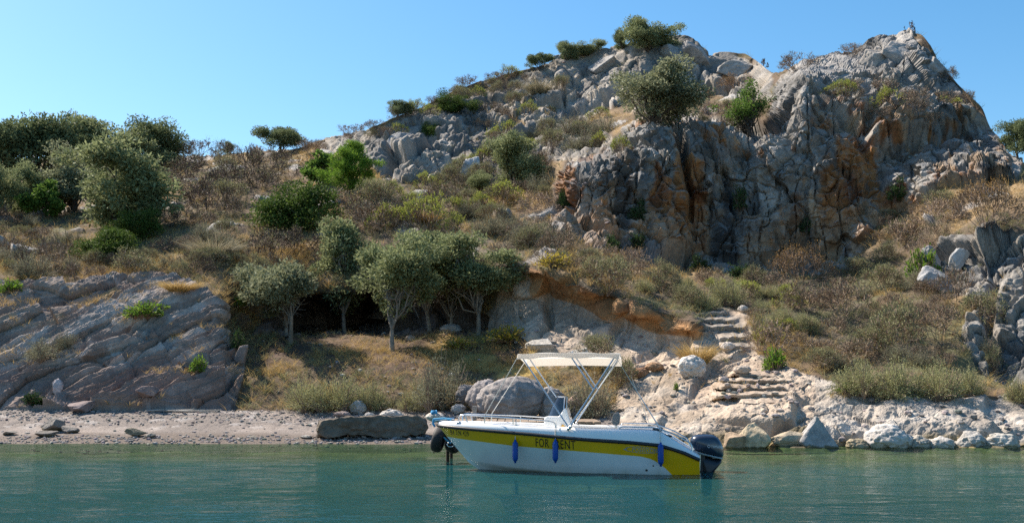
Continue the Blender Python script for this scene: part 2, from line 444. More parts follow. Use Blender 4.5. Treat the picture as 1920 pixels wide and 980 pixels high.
fz1 = fbm(P0 * np.array([1, .8, .14]) + .1 * W3, 1.9, 3, 361); fz2 = fbm(P0 * np.array([1, .8, .3]) + 4, 1.1, 3, 371)
fiss = (1 - smooth(np.abs(fz1 + .10 * nzr2), 0, .03)) * .30 * smooth(nzr, -.1, .25) + (1 - smooth(np.abs(fz2 + .08 + .12 * nzr2), 0, .025)) * .18 * smooth(-nzr, -.2, .15)
hi_ = .45 + .55 * smooth(VV, 150, 260)
cliff_d = hi_ * (.85 * p0 + .6 * (c0 - .5) - .8 * (1 - crk0)) + .50 * (j1 - .5) + .75 * t1 + .24 * (j2 - .5) + .40 * t2 + .09 * (j3 - .5) + .16 * t3 - .16 * (1 - crk1) + .22 * p2 - .10 * (1 - crk2) + .10 * p3 + .07 * fine + .10 * vert + .35 * macro - fiss
rock_d = rock_d * (1 - CLIFF) + cliff_d * CLIFF
rock_d = rock_d * (1 - .7 * smooth(sg[:, None], .88, 1.0))
# calmer relief for the low shore ledge and the undercut wall
shore_d = 0.32 * (c1 - 0.5) + 0.6 * p1 - 0.16 * (1 - crk1) + 0.03 * (c2 - 0.5) + 0.10 * p2 - 0.03 * (1 - crk2) + 0.02 * p3 + 0.17 * fine + 0.12 * (ridg - .5)
wall_d = 0.4 * p1 - 0.28 * (1 - crk1) + 0.08 * p2 - 0.05 * (1 - crk2) + 0.03 * p3 + 0.10 * fine
rock_d = rock_d * (1 - np.clip(SHORE + WALL, 0, 1)) + shore_d * SHORE + wall_d * WALL * (1 - SHORE)
# --- tilted strata of the slab: ribs running up to the right
ang = math.radians(33)
ax = np.array([math.cos(ang), 0.35, math.sin(ang)]); ax /= np.linalg.norm(ax)
up = np.array([-math.sin(ang), 0.0, math.cos(ang)])
side = np.cross(ax, up)
S = np.stack([P0 @ ax, P0 @ up, P0 @ side], -1)
S[..., 1] += 0.25 * W3[..., 0]
rib = 1 - np.abs(vnoise(S * np.array([0.14, 1, 0.5]), 0.8, 71))
rib2 = 1 - np.abs(vnoise(S * np.array([0.12, 1, 0.5]), 0.33, 72))
rib3 = 1 - np.abs(vnoise(S * np.array([0.14, 1, 0.5]), 0.14, 73))
s1, s2, c4, p4 = worley(S * np.array([0.28, 1, 0.6]), 1.1, 81)
def bedding(th, run, seed, warp):
    """beds of thickness th broken into blocks of length run: (height of the bed, place in the bed, random number)"""
    L_ = S[..., 1] / th + warp
    k_ = np.floor(L_); r_ = np.floor(S[..., 0] / run + 7.3 * np.sin(k_ * 12.9898 + seed))
    h_ = _hash(k_.astype(np.int32).view(np.uint32), r_.astype(np.int32).view(np.uint32), np.zeros_like(k_).astype(np.int32).view(np.uint32), seed)
    return h_, L_ - k_
bw = 1.1 * lo(3.0, 3, 85) + .25 * nzr2
hA, fA = bedding(.75, 5.5, 401, bw)
hB, fB = bedding(.24, 3.2, 402, bw * 2.2)
hC, fC = bedding(.08, 1.4, 403, bw * 5)
slab_d = .34 * (hA - .5) + .22 * fA + .09 * (hB - .5) + .06 * fB + .03 * (hC - .5) + .02 * fC + .10 * (rib - .6) + .25 * (c4 - .5) - .10 * (1 - smooth(s2 - s1, 0, .1)) + .18 * up2(fbm(S[::2, ::2] * np.array([.3, 1, .6]), 1.8, 3, 83)) + .08 * fine
soil_d = 0.22 * lo(2.0, 3, 101) + 0.10 * lo(0.5, 4, 103)
# scattered small rock ribs breaking through the scrub
e1, e2, c5, p5 = worley(Q[::2, ::2], 1.5, 131)
e1, e2, c5, p5 = up2(e1), up2(e2), up2(c5), up2(p5)
OUTB = smooth(c5 + 0.35 * nzr, 0.80, 0.9) * smooth(e2 - e1, 0.05, 0.2) * (1 - BEACH) * (VV < 500) * (1 - GROVE)
soil_d = soil_d + OUTB * (0.14 + 0.5 * p5 + 0.2 * fine)
beach_d = 0.07 * lo(1.9, 4, 111) + 0.03 * (crk3 - 0.7) * smooth(VV, 812, 795)
LIP = smooth(np.abs(np.gradient(YY, axis=0)) / (np.abs(np.gradient(P0[..., 2], axis=0)) + 1e-3), 1.2, 4.0)
rock_d = rock_d * (1 - .55 * LIP)
D = soil_d * (1 - ROCK) + rock_d * ROCK
D = D * (1 - SLABR) + slab_d * SLABR
D = D * (1 - BEACH) + beach_d * BEACH
D = D * (1 - .8 * STEPM) * smooth(VV, 852, 835)
P = P0 + N0 * D[..., None]
# stairs zone is flattened a little so that the steps sit in it
N1 = grid_normals(P)
if N1[..., 1].mean() > 0: N1 = -N1

# --- albedo
def C(*c): return np.array(c, float)
def mixc(a, b, t): return a + (b - a) * np.clip(t, 0, 1)[..., None]
one = np.ones(UU.shape + (1,))
n_a = lo(3.0, 4, 201); n_b = lo(0.8, 4, 202); n_c = lo(6.0, 3, 203); n_d = lo(.25, 3, 204)
streak = lo(0.8, 4, 205, (1, 1, .10))
streak2 = lo(1.3, 4, 206, (1, 1, .08), 9)
# soil and dry grass
soil = mixc(C(.115,.08,.053) * one, C(.29,.20,.105) * one, smooth(n_a + 0.5 * n_b, -0.25, 0.45))
soil = mixc(soil, C(.10,.085,.065) * one, smooth(n_c + .4 * n_b, 0.15, .5) * 0.8)
soil = mixc(soil, C(.12,.13,.06) * one, smooth(lo(1.7, 3, 207), .22, .5) * .6)
soil = mixc(soil, C(.36,.34,.32) * one, OUTB)
# limestone
grey = mixc(C(.19,.18,.168) * one, C(.36,.33,.295) * one, smooth(n_b + .5 * n_a, -.4, .5))
grey = mixc(grey, C(.105,.108,.112) * one, smooth(lo(1.4, 4, 211), .10, .5) * .75)
grey = mixc(grey, C(.27,.225,.175) * one, smooth(c2, .6, .9) * .5)
lime = grey
och = smooth(1.3 * streak + .3 * n_a + .3 * n_d + .08 * (j2 - .5) + (VV - 320) / 650 * CLIFF, .0, .3)
ochc = mixc(C(.37,.165,.055) * one, C(.21,.085,.036) * one, smooth(n_b, -.1, .4))
ochc = mixc(ochc, C(.42,.295,.19) * one, smooth(streak2, .0, .2))
cl = mixc(grey, ochc, och * smooth(VV + 60 * n_a, 150, 240) * .92)
cl = mixc(cl, C(.38,.26,.17) * one, smooth(VV + 40 * n_a, 370, 440) * smooth(n_a + .5 * n_b, -.3, .25) * .8)
cl = mixc(cl, C(.045,.045,.048) * one, smooth(streak2 + .3 * n_b, .2, .45) * smooth(VV, 260, 340) * .85)
cl = mixc(cl, C(.16,.18,.20) * one, smooth(lo(2.4, 3, 213) + (VV - 470) / 120, .2, .5) * smooth(VV, 400, 440) * .7)
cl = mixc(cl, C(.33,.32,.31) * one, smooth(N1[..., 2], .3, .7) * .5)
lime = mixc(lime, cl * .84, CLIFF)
lime = mixc(lime, mixc(C(.41,.352,.292) * one, C(.31,.245,.185) * one, smooth(n_b + .6 * n_c, -.15, .4)), SHORE)
lime = mixc(lime, mixc(C(.42,.375,.325) * one, C(.31,.27,.23) * one, smooth(n_b, -.2, .3)), SHORE * smooth(UU, 1500, 1560))
lime = mixc(lime, mixc(C(.45,.355,.27) * one, C(.33,.275,.225) * one, smooth(n_a + .4 * n_b, -.1, .4)), WALL * (1 - SHORE))
lime = mixc(lime, mixc(C(.36,.20,.092) * one, C(.26,.14,.068) * one, smooth(n_b, -.2, .3)), BROW)
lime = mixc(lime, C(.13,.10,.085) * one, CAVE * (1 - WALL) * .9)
# dark wet and weedy line just above the sea
lime = mixc(lime, mixc(C(.22,.17,.085) * one, C(.13,.11,.07) * one, smooth(n_b, -.2, .3)), SHORE * smooth(VV + 14 * n_b, 806, 822))
lime = lime * (1 + .34 * (c2 - .5) + .26 * (c3 - .5) + .30 * (cv - .5) * CLIFF)[..., None]
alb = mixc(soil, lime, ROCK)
sl = mixc(C(.22,.170,.142) * one, C(.42,.358,.315) * one, smooth(n_b + .9 * (hB - .5) + .5 * (hA - .5), -.35, .5))
sl = mixc(sl, C(.26,.18,.135) * one, smooth(hA + .3 * n_a, .62, .8) * .6)
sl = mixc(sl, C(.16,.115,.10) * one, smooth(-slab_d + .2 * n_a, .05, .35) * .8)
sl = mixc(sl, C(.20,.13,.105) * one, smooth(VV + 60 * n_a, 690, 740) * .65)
sl = mixc(sl, C(.33,.22,.10) * one, smooth(lo(1.1, 4, 221), .28, .5) * smooth(VV, 640, 560) * .8)
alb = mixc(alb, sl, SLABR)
alb = mixc(alb, mixc(C(.085,.055,.038) * one, C(.135,.088,.052) * one, smooth(n_b, -.2, .3)), GROVE * (1 - ROCK))  # brown leaf litter, its colour darkened to add shade under the olives
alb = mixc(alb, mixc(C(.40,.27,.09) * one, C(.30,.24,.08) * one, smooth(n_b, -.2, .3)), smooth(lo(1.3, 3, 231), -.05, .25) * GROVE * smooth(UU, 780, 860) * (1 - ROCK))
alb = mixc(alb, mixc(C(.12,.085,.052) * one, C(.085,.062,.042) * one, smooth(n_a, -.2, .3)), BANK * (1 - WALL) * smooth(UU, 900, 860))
alb = mixc(alb, mixc(C(.44,.355,.275) * one, C(.35,.27,.205) * one, smooth(n_b, -.2, .3)), np.maximum(STAIR, STEPM * (VV > 680)) * smooth(UU + .3 * (VV - 690), 1290, 1310))
bc = mixc(C(.255,.215,.19) * one, C(.19,.162,.145) * one, smooth(n_a + .3 * n_d, -.2, .3))
bc = mixc(bc, C(.42,.39,.37) * one, smooth(c3, .8, .95) * smooth(VV, 812, 800) * .5)
bc = mixc(bc, C(.15,.12,.10) * one, smooth(VV + 4 * n_b, 809, 818))
alb = mixc(alb, bc, BEACH)
alb = mixc(alb, mixc(C(.33,.285,.24) * one, C(.25,.22,.19) * one, smooth(n_b, -.2, .3)), STEPM * (VV < 680))
alb = np.clip(alb, .012, .8)

# rows behind the ridge so that the hill has a back
kb = np.arange(1, NB + 1)[:, None]
Rg = P[-1]
Pb = np.stack([np.repeat(Rg[None, :, 0], NB, 0), Rg[None, :, 1] + kb * 0.7 + 0.5 * (kb / 6.0) ** 2.2,
               Rg[None, :, 2] - 0.12 * kb - 0.05 * kb ** 1.75 + 0.25 * fbm(np.stack([np.repeat(Rg[None, :, 0], NB, 0), kb + 0 * Rg[None, :, 0], 0 * kb + 0 * Rg[None, :, 0]], -1), 2.0, 3, 3)], -1)
PA = np.concatenate([P, Pb], 0)
AA = np.concatenate([alb, np.repeat(alb[-1:], NB, 0)], 0)
NR = NV + NB
idx = np.arange(NR * NU).reshape(NR, NU)
quads = np.stack([idx[:-1, :-1], idx[:-1, 1:], idx[1:, 1:], idx[1:, :-1]], -1)
def cellmask(M):
    M = np.concatenate([M, np.repeat(M[-1:], NB, 0)], 0)
    return M[:-1, :-1]
c_beach = cellmask(BEACH) > .5
c_slab = (cellmask(SLABR) > .5) & ~c_beach
c_shore = (cellmask(SHORE) > .5) & ~c_beach & ~c_slab
c_wall = (cellmask(np.maximum(WALL, BROW)) > .5) & ~c_beach & ~c_slab & ~c_shore
c_cliff = (cellmask(CLIFF) > .5) & ~c_beach & ~c_slab & ~c_shore & ~c_wall
c_steps = []
for up_, M in STEPS:
    m_ = (cellmask(M.astype(float)) > .5) & ~c_beach
    for q_ in (c_slab, c_shore, c_wall, c_cliff): q_ &= ~m_
    c_steps.append((up_, m_))
c_any = np.zeros_like(c_beach)
for _, m_ in c_steps: c_any |= m_
c_rest = ~(c_beach | c_slab | c_shore | c_wall | c_cliff | c_any)
M_rock = terrain_mat('limestone', bump=.8, bscale=5)
M_soil = terrain_mat('dry_soil', bump=.7, bscale=9)
M_beach = terrain_mat('beach_gravel', bump=.7, bscale=14)
PF, AF = PA.reshape(-1, 3), AA.reshape(-1, 3)
for nm, cm, mt in (('beach', c_beach, M_beach), ('tilted_rock_slope', c_slab, M_rock), ('shore_ledge', c_shore, M_rock),
                   ('undercut_rock_wall', c_wall, M_rock), ('cliff', c_cliff, M_rock), ('hillside', c_rest, M_soil)):
    q = quads[cm]
    uq, inv = np.unique(q, return_inverse=True)
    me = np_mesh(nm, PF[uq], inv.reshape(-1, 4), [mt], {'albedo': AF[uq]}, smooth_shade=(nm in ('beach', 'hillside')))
    o = tag(add(nm, me), kind='structure')

roots = {}
for up_, cm in c_steps:
    if up_ not in roots:
        roots[up_] = empty('stone_steps'); tag(roots[up_], 'upper flight of grey worn steps climbing to the cliff foot' if up_ else 'lower flight of worn pinkish steps cut in the rock above the waterline', 'steps')
    q = quads[cm]; uq, inv = np.unique(q, return_inverse=True)
    add('step', np_mesh('step', PF[uq], inv.reshape(-1, 4), [M_rock], {'albedo': AF[uq]}), roots[up_])

def surf(u, v):
    """point on the finished hill at photograph pixel (u, v)"""
    j = int(round(np.clip((u - U0) / (U1 - U0), 0, 1) * (NU - 1)))
    i = int(round(np.clip((v - 850.0) / (vr[j] - 850.0), 0, 1) * (NV - 1)))
    return Vector(P[i, j])
def surf_n(u, v):
    j = int(round(np.clip((u - U0) / (U1 - U0), 0, 1) * (NU - 1)))
    i = int(round(np.clip((v - 850.0) / (vr[j] - 850.0), 0, 1) * (NV - 1)))
    return Vector(N0[i, j])

# ------------------------------------------------------------------ sea bed and sea
def shore_y(x):
    return np.interp(x, [-16, -3, 2, 4, 16], [29.7, 29.6, 29.0, 28.3, 28.0])
xs = np.linspace(-24, 24, 240); ys = np.concatenate([np.linspace(2, 12, 20), np.linspace(12.2, 31.5, 180)])
X, Y = np.meshgrid(xs, ys)
def bed_z(X, Y):
    d = shore_y(X) - Y
    z = np.where(d > 0, -0.05 * d - 0.011 * d * d, -d * 0.14)
    return np.maximum(z, -3.2)
SBP = np.stack([X, Y, bed_z(X, Y) - 0.06], -1)
SBP[..., 2] += 0.10 * fbm(SBP, 1.5, 4, 301) * smooth(shore_y(X) - Y, .3, 3)
w_n = fbm(SBP * np.array([.5, 1, 1]), 2.6, 4, 303)
sba = mixc(C(.30,.235,.15) * np.ones(X.shape + (1,)), C(.20,.15,.09) * np.ones(X.shape + (1,)), smooth(fbm(SBP, .5, 4, 304), -.3, .3))
sba = mixc(sba, C(.05,.055,.03) * np.ones(X.shape + (1,)), smooth(w_n, .02, .22) * smooth(shore_y(X) - Y, 1, 3.5))
ii = np.arange(X.size).reshape(X.shape)
fq = np.stack([ii[:-1, :-1], ii[:-1, 1:], ii[1:, 1:], ii[1:, :-1]], -1).reshape(-1, 4)
tag(add('sea_bed', np_mesh('sea_bed', SBP.reshape(-1, 3), fq, [M_beach], {'albedo': sba.reshape(-1, 3)}, True)), kind='structure')

def water_mat():
    m = bpy.data.materials.new('sea_water')
    n, l = nodes_of(m); n.remove(n['Principled BSDF']); out = n['Material Output']
    tc = n.new('ShaderNodeTexCoord')
    def wave(sx, sy, sc, det, dist, strength, prev=None, w=0.0):
        mp = n.new('ShaderNodeMapping'); mp.inputs['Scale'].default_value = (sx, sy, 1); mp.inputs['Location'].default_value = (w, w * .7, w)
        mp.inputs['Rotation'].default_value = (0, 0, math.radians(8))
        l.new(tc.outputs['Object'], mp.inputs['Vector'])
        nz = n.new('ShaderNodeTexNoise'); nz.inputs['Scale'].default_value = sc; nz.inputs['Detail'].default_value = det
        l.new(mp.outputs['Vector'], nz.inputs['Vector'])
        b = n.new('ShaderNodeBump'); b.inputs['Distance'].default_value = dist; b.inputs['Strength'].default_value = strength
        l.new(nz.outputs['Fac'], b.inputs['Height'])
        if prev is not None: l.new(prev.outputs['Normal'], b.inputs['Normal'])
        return b
    b = wave(.5, 1.0, 1.3, 2, .05, 1.0)
    b = wave(.6, 1.0, 5.0, 3, .034, 1.0, b, 3.1)
    b = wave(.8, 1.0, 18.0, 2, .007, 1.0, b, 7.7)
    # calm and ruffled patches
    mp = n.new('ShaderNodeMapping'); mp.inputs['Scale'].default_value = (.10, .30, 1); l.new(tc.outputs['Object'], mp.inputs['Vector'])
    pn = n.new('ShaderNodeTexNoise'); pn.inputs['Scale'].default_value = 1.6; pn.inputs['Detail'].default_value = 3; l.new(mp.outputs[0], pn.inputs['Vector'])
    pr_ = n.new('ShaderNodeMapRange'); pr_.inputs['From Min'].default_value = .38; pr_.inputs['From Max'].default_value = .64; pr_.inputs['To Min'].default_value = .35; pr_.inputs['To Max'].default_value = 1.0
    l.new(pn.outputs['Fac'], pr_.inputs['Value'])
    for q_ in [x_ for x_ in n if x_.type == 'BUMP'][1:]: l.new(pr_.outputs['Result'], q_.inputs['Strength'])
    at = n.new('ShaderNodeAttribute'); at.attribute_name = 'depth'
    fac = n.new('ShaderNodeMapRange'); fac.interpolation_type = 'SMOOTHSTEP'
    fac.inputs['From Min'].default_value = 0.02; fac.inputs['From Max'].default_value = 1.1
    fac.inputs['To Min'].default_value = 0.04; fac.inputs['To Max'].default_value = 0.74
    l.new(at.outputs['Fac'], fac.inputs['Value'])
    tr = n.new('ShaderNodeBsdfTransparent'); tr.inputs['Color'].default_value = (.50, .70, .56, 1)
    df = n.new('ShaderNodeBsdfDiffuse')
    cr = n.new('ShaderNodeMix'); cr.data_type = 'RGBA'
    cr.inputs['A'].default_value = (.03, .04, .014, 1); cr.inputs['B'].default_value = (.0004, .058, .076, 1)
    l.new(fac.outputs['Result'], cr.inputs['Factor'])
    l.new(cr.outputs['Result'], df.inputs['Color'])
    m1 = n.new('ShaderNodeMixShader'); l.new(fac.outputs['Result'], m1.inputs[0]); l.new(tr.outputs[0], m1.inputs[1]); l.new(df.outputs[0], m1.inputs[2])
    gl = n.new('ShaderNodeBsdfGlossy'); gl.inputs['Roughness'].default_value = .04; gl.inputs['Color'].default_value = (1, 1, 1, 1)
    l.new(b.outputs['Normal'], gl.inputs['Normal'])
    fr = n.new('ShaderNodeFresnel'); fr.inputs['IOR'].default_value = 1.33
    l.new(b.outputs['Normal'], fr.inputs['Normal'])
    fm_ = n.new('ShaderNodeMath'); fm_.operation = 'MULTIPLY'; fm_.inputs[1].default_value = .5      # seen through a polarising filter, as the deep sky of the photograph shows
    l.new(fr.outputs['Fac'], fm_.inputs[0])
    m2 = n.new('ShaderNodeMixShader'); l.new(fm_.outputs[0], m2.inputs[0]); l.new(m1.outputs[0], m2.inputs[1]); l.new(gl.outputs[0], m2.inputs[2])
    l.new(m2.outputs[0], out.inputs['Surface'])
    return m
xs = np.linspace(-26, 26, 520); ys = np.linspace(-20, 10, 30)
ys = np.concatenate([ys[:-1], np.linspace(10, 31.2, 320)])
X, Y = np.meshgrid(xs, ys)
WP = np.stack([X, Y, 0 * X], -1)
wz = 0.020 * fbm(WP * np.array([.45, 1, 1]), 1.6, 3, 311) + 0.010 * fbm(WP * np.array([.5, 1, 1]) + 5, .45, 3, 312)
WP[..., 2] = wz * smooth(shore_y(X) - Y, -.3, 1.5)
ii = np.arange(X.size).reshape(X.shape)
fq = np.stack([ii[:-1, :-1], ii[:-1, 1:], ii[1:, 1:], ii[1:, :-1]], -1).reshape(-1, 4)
dep = np.clip(-bed_z(X, Y), 0, 3)
M_water = water_mat()
tag(add('sea', np_mesh('sea', WP.reshape(-1, 3), fq, [M_water], {'depth': dep.ravel()}, True)), kind='structure')
# ------------------------------------------------------------------ plants: mesh builders
def nrm(a): return a / (np.linalg.norm(a, axis=-1, keepdims=True) + 1e-9)

def leaf_quads(pts, L, Wd, r, out=None, ob=0.0, ub=0.0):
    n = len(pts)
    d = r.normal(size=(n, 3))
    if out is not None: d = d + ob * out
    d[:, 2] += ub
    d = nrm(d)
    s = nrm(np.cross(d, r.normal(size=(n, 3))))
    L = np.broadcast_to(L, n)[:, None] * r.uniform(.65, 1.3, (n, 1)); Wd = np.broadcast_to(Wd, n)[:, None] * r.uniform(.7, 1.25, (n, 1))
    V = np.stack([pts, pts + d * L * .5 + s * Wd * .5, pts + d * L, pts + d * L * .5 - s * Wd * .5], 1).reshape(-1, 3)
    F = np.arange(4 * n).reshape(n, 4)
    return V, F

def tube(path, rad, k=5):
    path = np.asarray(path, float); rad = np.asarray(rad, float)
    t = nrm(np.gradient(path, axis=0))
    ref = np.where(np.abs(t[:, 2:3]) > .9, np.array([[1., 0, 0]]), np.array([[0, 0, 1.]]))
    a = nrm(np.cross(t, ref)); b = np.cross(t, a)
    th = np.arange(k) * 2 * math.pi / k
    V = path[:, None] + rad[:, None, None] * (np.cos(th)[None, :, None] * a[:, None] + np.sin(th)[None, :, None] * b[:, None])
    n = len(path)
    i = np.arange(n * k).reshape(n, k)
    F = np.stack([i[:-1], np.roll(i[:-1], -1, 1), np.roll(i[1:], -1, 1), i[1:]], -1).reshape(-1, 4)
    return V.reshape(-1, 3), F

def join(parts):
    Vs, Fs, o = [], [], 0
    for V, F in parts:
        Vs.append(V); Fs.append(F + o); o += len(V)
    return np.concatenate(Vs), np.concatenate(Fs)

def bez(a, b, c, n=7):
    t = np.linspace(0, 1, n)[:, None]
    return (1 - t) ** 2 * a + 2 * t * (1 - t) * b + t * t * c

def tree_meshes(name, seed, W, H, clear, nclump, nleaf, L, Wd, leafm, barkm, cr=.22, shape='round', ntr=1, trunk_r=.09, nlimb=16, flat=.75, twigs=260, ub=0.2, lobes=0):
    """trunk with limbs, and a crown of leaf clumps; base at the origin"""
    r = RS(seed)
    zc = H * clear
    n = nclump
    # clump centres through the crown volume, more towards the outside
    d = nrm(r.normal(size=(n * 4, 3))); rad = r.uniform(.3, 1, (n * 4, 1)) ** .55
    c = d * rad
    if lobes:      # gather the clumps in a few uneven boughs
        ld = nrm(r.normal(size=(lobes, 3)) * np.array([1, 1, .85])) * r.uniform(.35, .88, (lobes, 1))
        ld[:, 2] = np.where(ld[:, 2] < -.55, -ld[:, 2], ld[:, 2])
        kk = r.randint(0, lobes, n * 4)
        c = ld[kk] + r.normal(size=(n * 4, 3)) * r.uniform(.13, .27, lobes)[kk][:, None]
        c = c / np.maximum(1, np.linalg.norm(c, axis=1, keepdims=True) / 1.12)
    c[:, 0] += .12 * np.sin(5 * c[:, 2] + seed); 
    h = (c[:, 2] + 1) / 2
    if shape == 'round': keep = r.uniform(size=n * 4) < .35 + .65 * (h > .12); wid = np.ones_like(h)
    elif shape == 'dome': c[:, 2] = np.abs(c[:, 2]) * 2 - 1; h = (c[:, 2] + 1) / 2; keep = np.ones(n * 4, bool); wid = np.ones_like(h)
    elif shape == 'cone': wid = np.clip(1.12 - .75 * h ** 1.5, .2, 1); keep = np.ones(n * 4, bool)
    else: wid = .55 + .55 * np.sin(np.clip(h, 0, 1) * 2.6 + .1); keep = r.uniform(size=n * 4) < .8
    c = c[keep]; h = h[keep]; wid = wid[keep]
    c = c[:n]; h = h[:n]; wid = wid[:n]
    lump = 1 + .22 * np.sin(3 * np.arctan2(c[:, 1], c[:, 0]) + seed) + r.uniform(-.15, .15, len(c))
    C3 = np.stack([c[:, 0] * W / 2 * wid * lump * .86, c[:, 1] * W / 2 * wid * lump * .86, zc + h * (H - zc) * .93 * (1 + .06 * (lump - 1))], -1)
    crr = cr * W * r.uniform(.55, 1.25, len(C3))
    # leaves
    k = r.choice(len(C3), nleaf, p=crr ** 1.6 / (crr ** 1.6).sum())
    dd = nrm(r.normal(size=(nleaf, 3))); rr = r.uniform(0.02, 1, (nleaf, 1)) ** .45
    off = dd * rr * crr[k][:, None] * np.array([1, 1, flat])
    pts = C3[k] + off
    cen = np.array([0, 0, zc + (H - zc) * .35])
    V, F = leaf_quads(pts, L, Wd, r, nrm(pts - cen), .7, ub)
    tint = np.clip(r.beta(2, 2.4, nleaf) + .25 * (r.uniform(size=len(C3))[k] - .5), 0, 1)
    crown = np_mesh(name + '_crown', V, F, [leafm], {'tint': np.repeat(tint, 4)})
    # trunk and limbs
    parts = []
    for q in range(ntr):
        a0 = np.array([r.uniform(-.05, .05) + (q - (ntr - 1) / 2) * .16, r.uniform(-.05, .05), -.15])
        lean = np.array([r.uniform(-.12, .12) * W, r.uniform(-.1, .1) * W, 0]) + np.array([(q - (ntr - 1) / 2) * .25 * W, 0, 0])
        top = a0 + lean * .6 + np.array([0, 0, max(zc * 1.05, H * .12) + .15])
        pth = bez(a0, (a0 + top) / 2 + r.normal(size=3) * .05 * np.array([W / 3, W / 3, 0]), top, 9)
        tr = trunk_r * (1.35 - .6 * np.linspace(0, 1, 9)) ; tr[0] *= 1.5; tr[1] *= 1.15
        parts.append(tube(pth, tr, 7))
        tgt = r.choice(len(C3), min(nlimb, len(C3)), replace=False)
        for i in tgt:
            if ntr > 1 and r.uniform() > .7: continue
            e = C3[i]; s = pth[r.randint(5, 9)]
            m = s + (e - s) * .45 + np.array([0, 0, .14 * (H - zc)]) * r.uniform(-.3, 1.0) + r.normal(size=3) * .04 * W
            bp = bez(s, m, e, 7) + np.concatenate([np.zeros((1, 3)), r.normal(size=(5, 3)) * .018 * W, np.zeros((1, 3))])
            parts.append(tube(bp, trunk_r * np.linspace(.5, .07, 7), 5))
            for _ in range(max(0, twigs // max(1, nlimb))):
                j = r.randint(3, 7); p = bp[j]; e2 = p + nrm(r.normal(size=3) + np.array([0, 0, .3])) * r.uniform(.1, .3) * W * .55
                parts.append(tube(np.stack([p, (p + e2) / 2 + r.normal(size=3) * .02, e2]), np.array([.012, .009, .005]), 3))
    tv, tf = join(parts)
    trunk = np_mesh(name + '_trunk', tv, tf, [barkm], None, True)
    return trunk, crown, W, H

def twig_meshes(name, seed, W, H, n0, kids, levels, stemm, tipm=None, ntip=0, tipL=.06, tipW=.025, spread=.55, up=.35, wid=.016, minz=.05, jit=.0):
    """bare twiggy bush: forking thin branches that end on a dome"""
    r = RS(seed)
    th = r.uniform(0, 2 * math.pi, n0); el = r.uniform(.25, 1.5, n0)
    d = np.stack([np.cos(th) * np.cos(el), np.sin(th) * np.cos(el), np.sin(el)], -1)
    p = np.stack([np.cos(th), np.sin(th), 0 * th], -1) * .06 * W * r.uniform(0, 1, (n0, 1)); p[:, 2] = -.05
    parts = []; tips = None
    length = .5
    fr = np.array([1.0 / (1.35 ** k) for k in range(levels)]); fr = fr / fr.sum()
    for lv in range(levels):
        n = len(p)
        e = p + d * fr[lv] * r.uniform(.72, 1.12, (n, 1)) * .5
        e[:, 2] = np.maximum(e[:, 2], minz * .5)
        s = nrm(np.cross(d, r.normal(size=(n, 3))))
        w0 = wid * (1.9 if lv == 0 else 1.35 if lv == 1 else 1.0) / W
        w1 = w0 * .7
        V = np.stack([p - s * w0 / 2, p + s * w0 / 2, e + s * w1 / 2, e - s * w1 / 2], 1)
        parts.append((V.reshape(-1, 3), np.arange(4 * n).reshape(n, 4)))
        tips = e; td = d
        if lv < levels - 1:
            p = np.repeat(e, kids, 0); d = np.repeat(d, kids, 0)
            d = nrm(d + r.normal(size=d.shape) * spread * .75 + np.array([0, 0, up * .3]))
    V, F = join(parts)
    sc = np.array([W, W, 2 * H])
    V = V * sc
    nv = len(V)
    tint = np.repeat(r.uniform(0, 1, nv // 4), 4)
    stems = np_mesh(name + '_stems', V, F, [stemm], {'tint': tint})
    fol = None
    if ntip and tipm:
        k = r.choice(len(tips), ntip)
        pts = tips[k] * sc + r.normal(size=(ntip, 3)) * .03 * W
        LV, LF = leaf_quads(pts, tipL, tipW, r, td[k], 1.2, .5)
        fol = np_mesh(name + '_foliage', LV, LF, [tipm], {'tint': np.repeat(r.beta(2, 2, ntip), 4)})
    return stems, fol, W, H

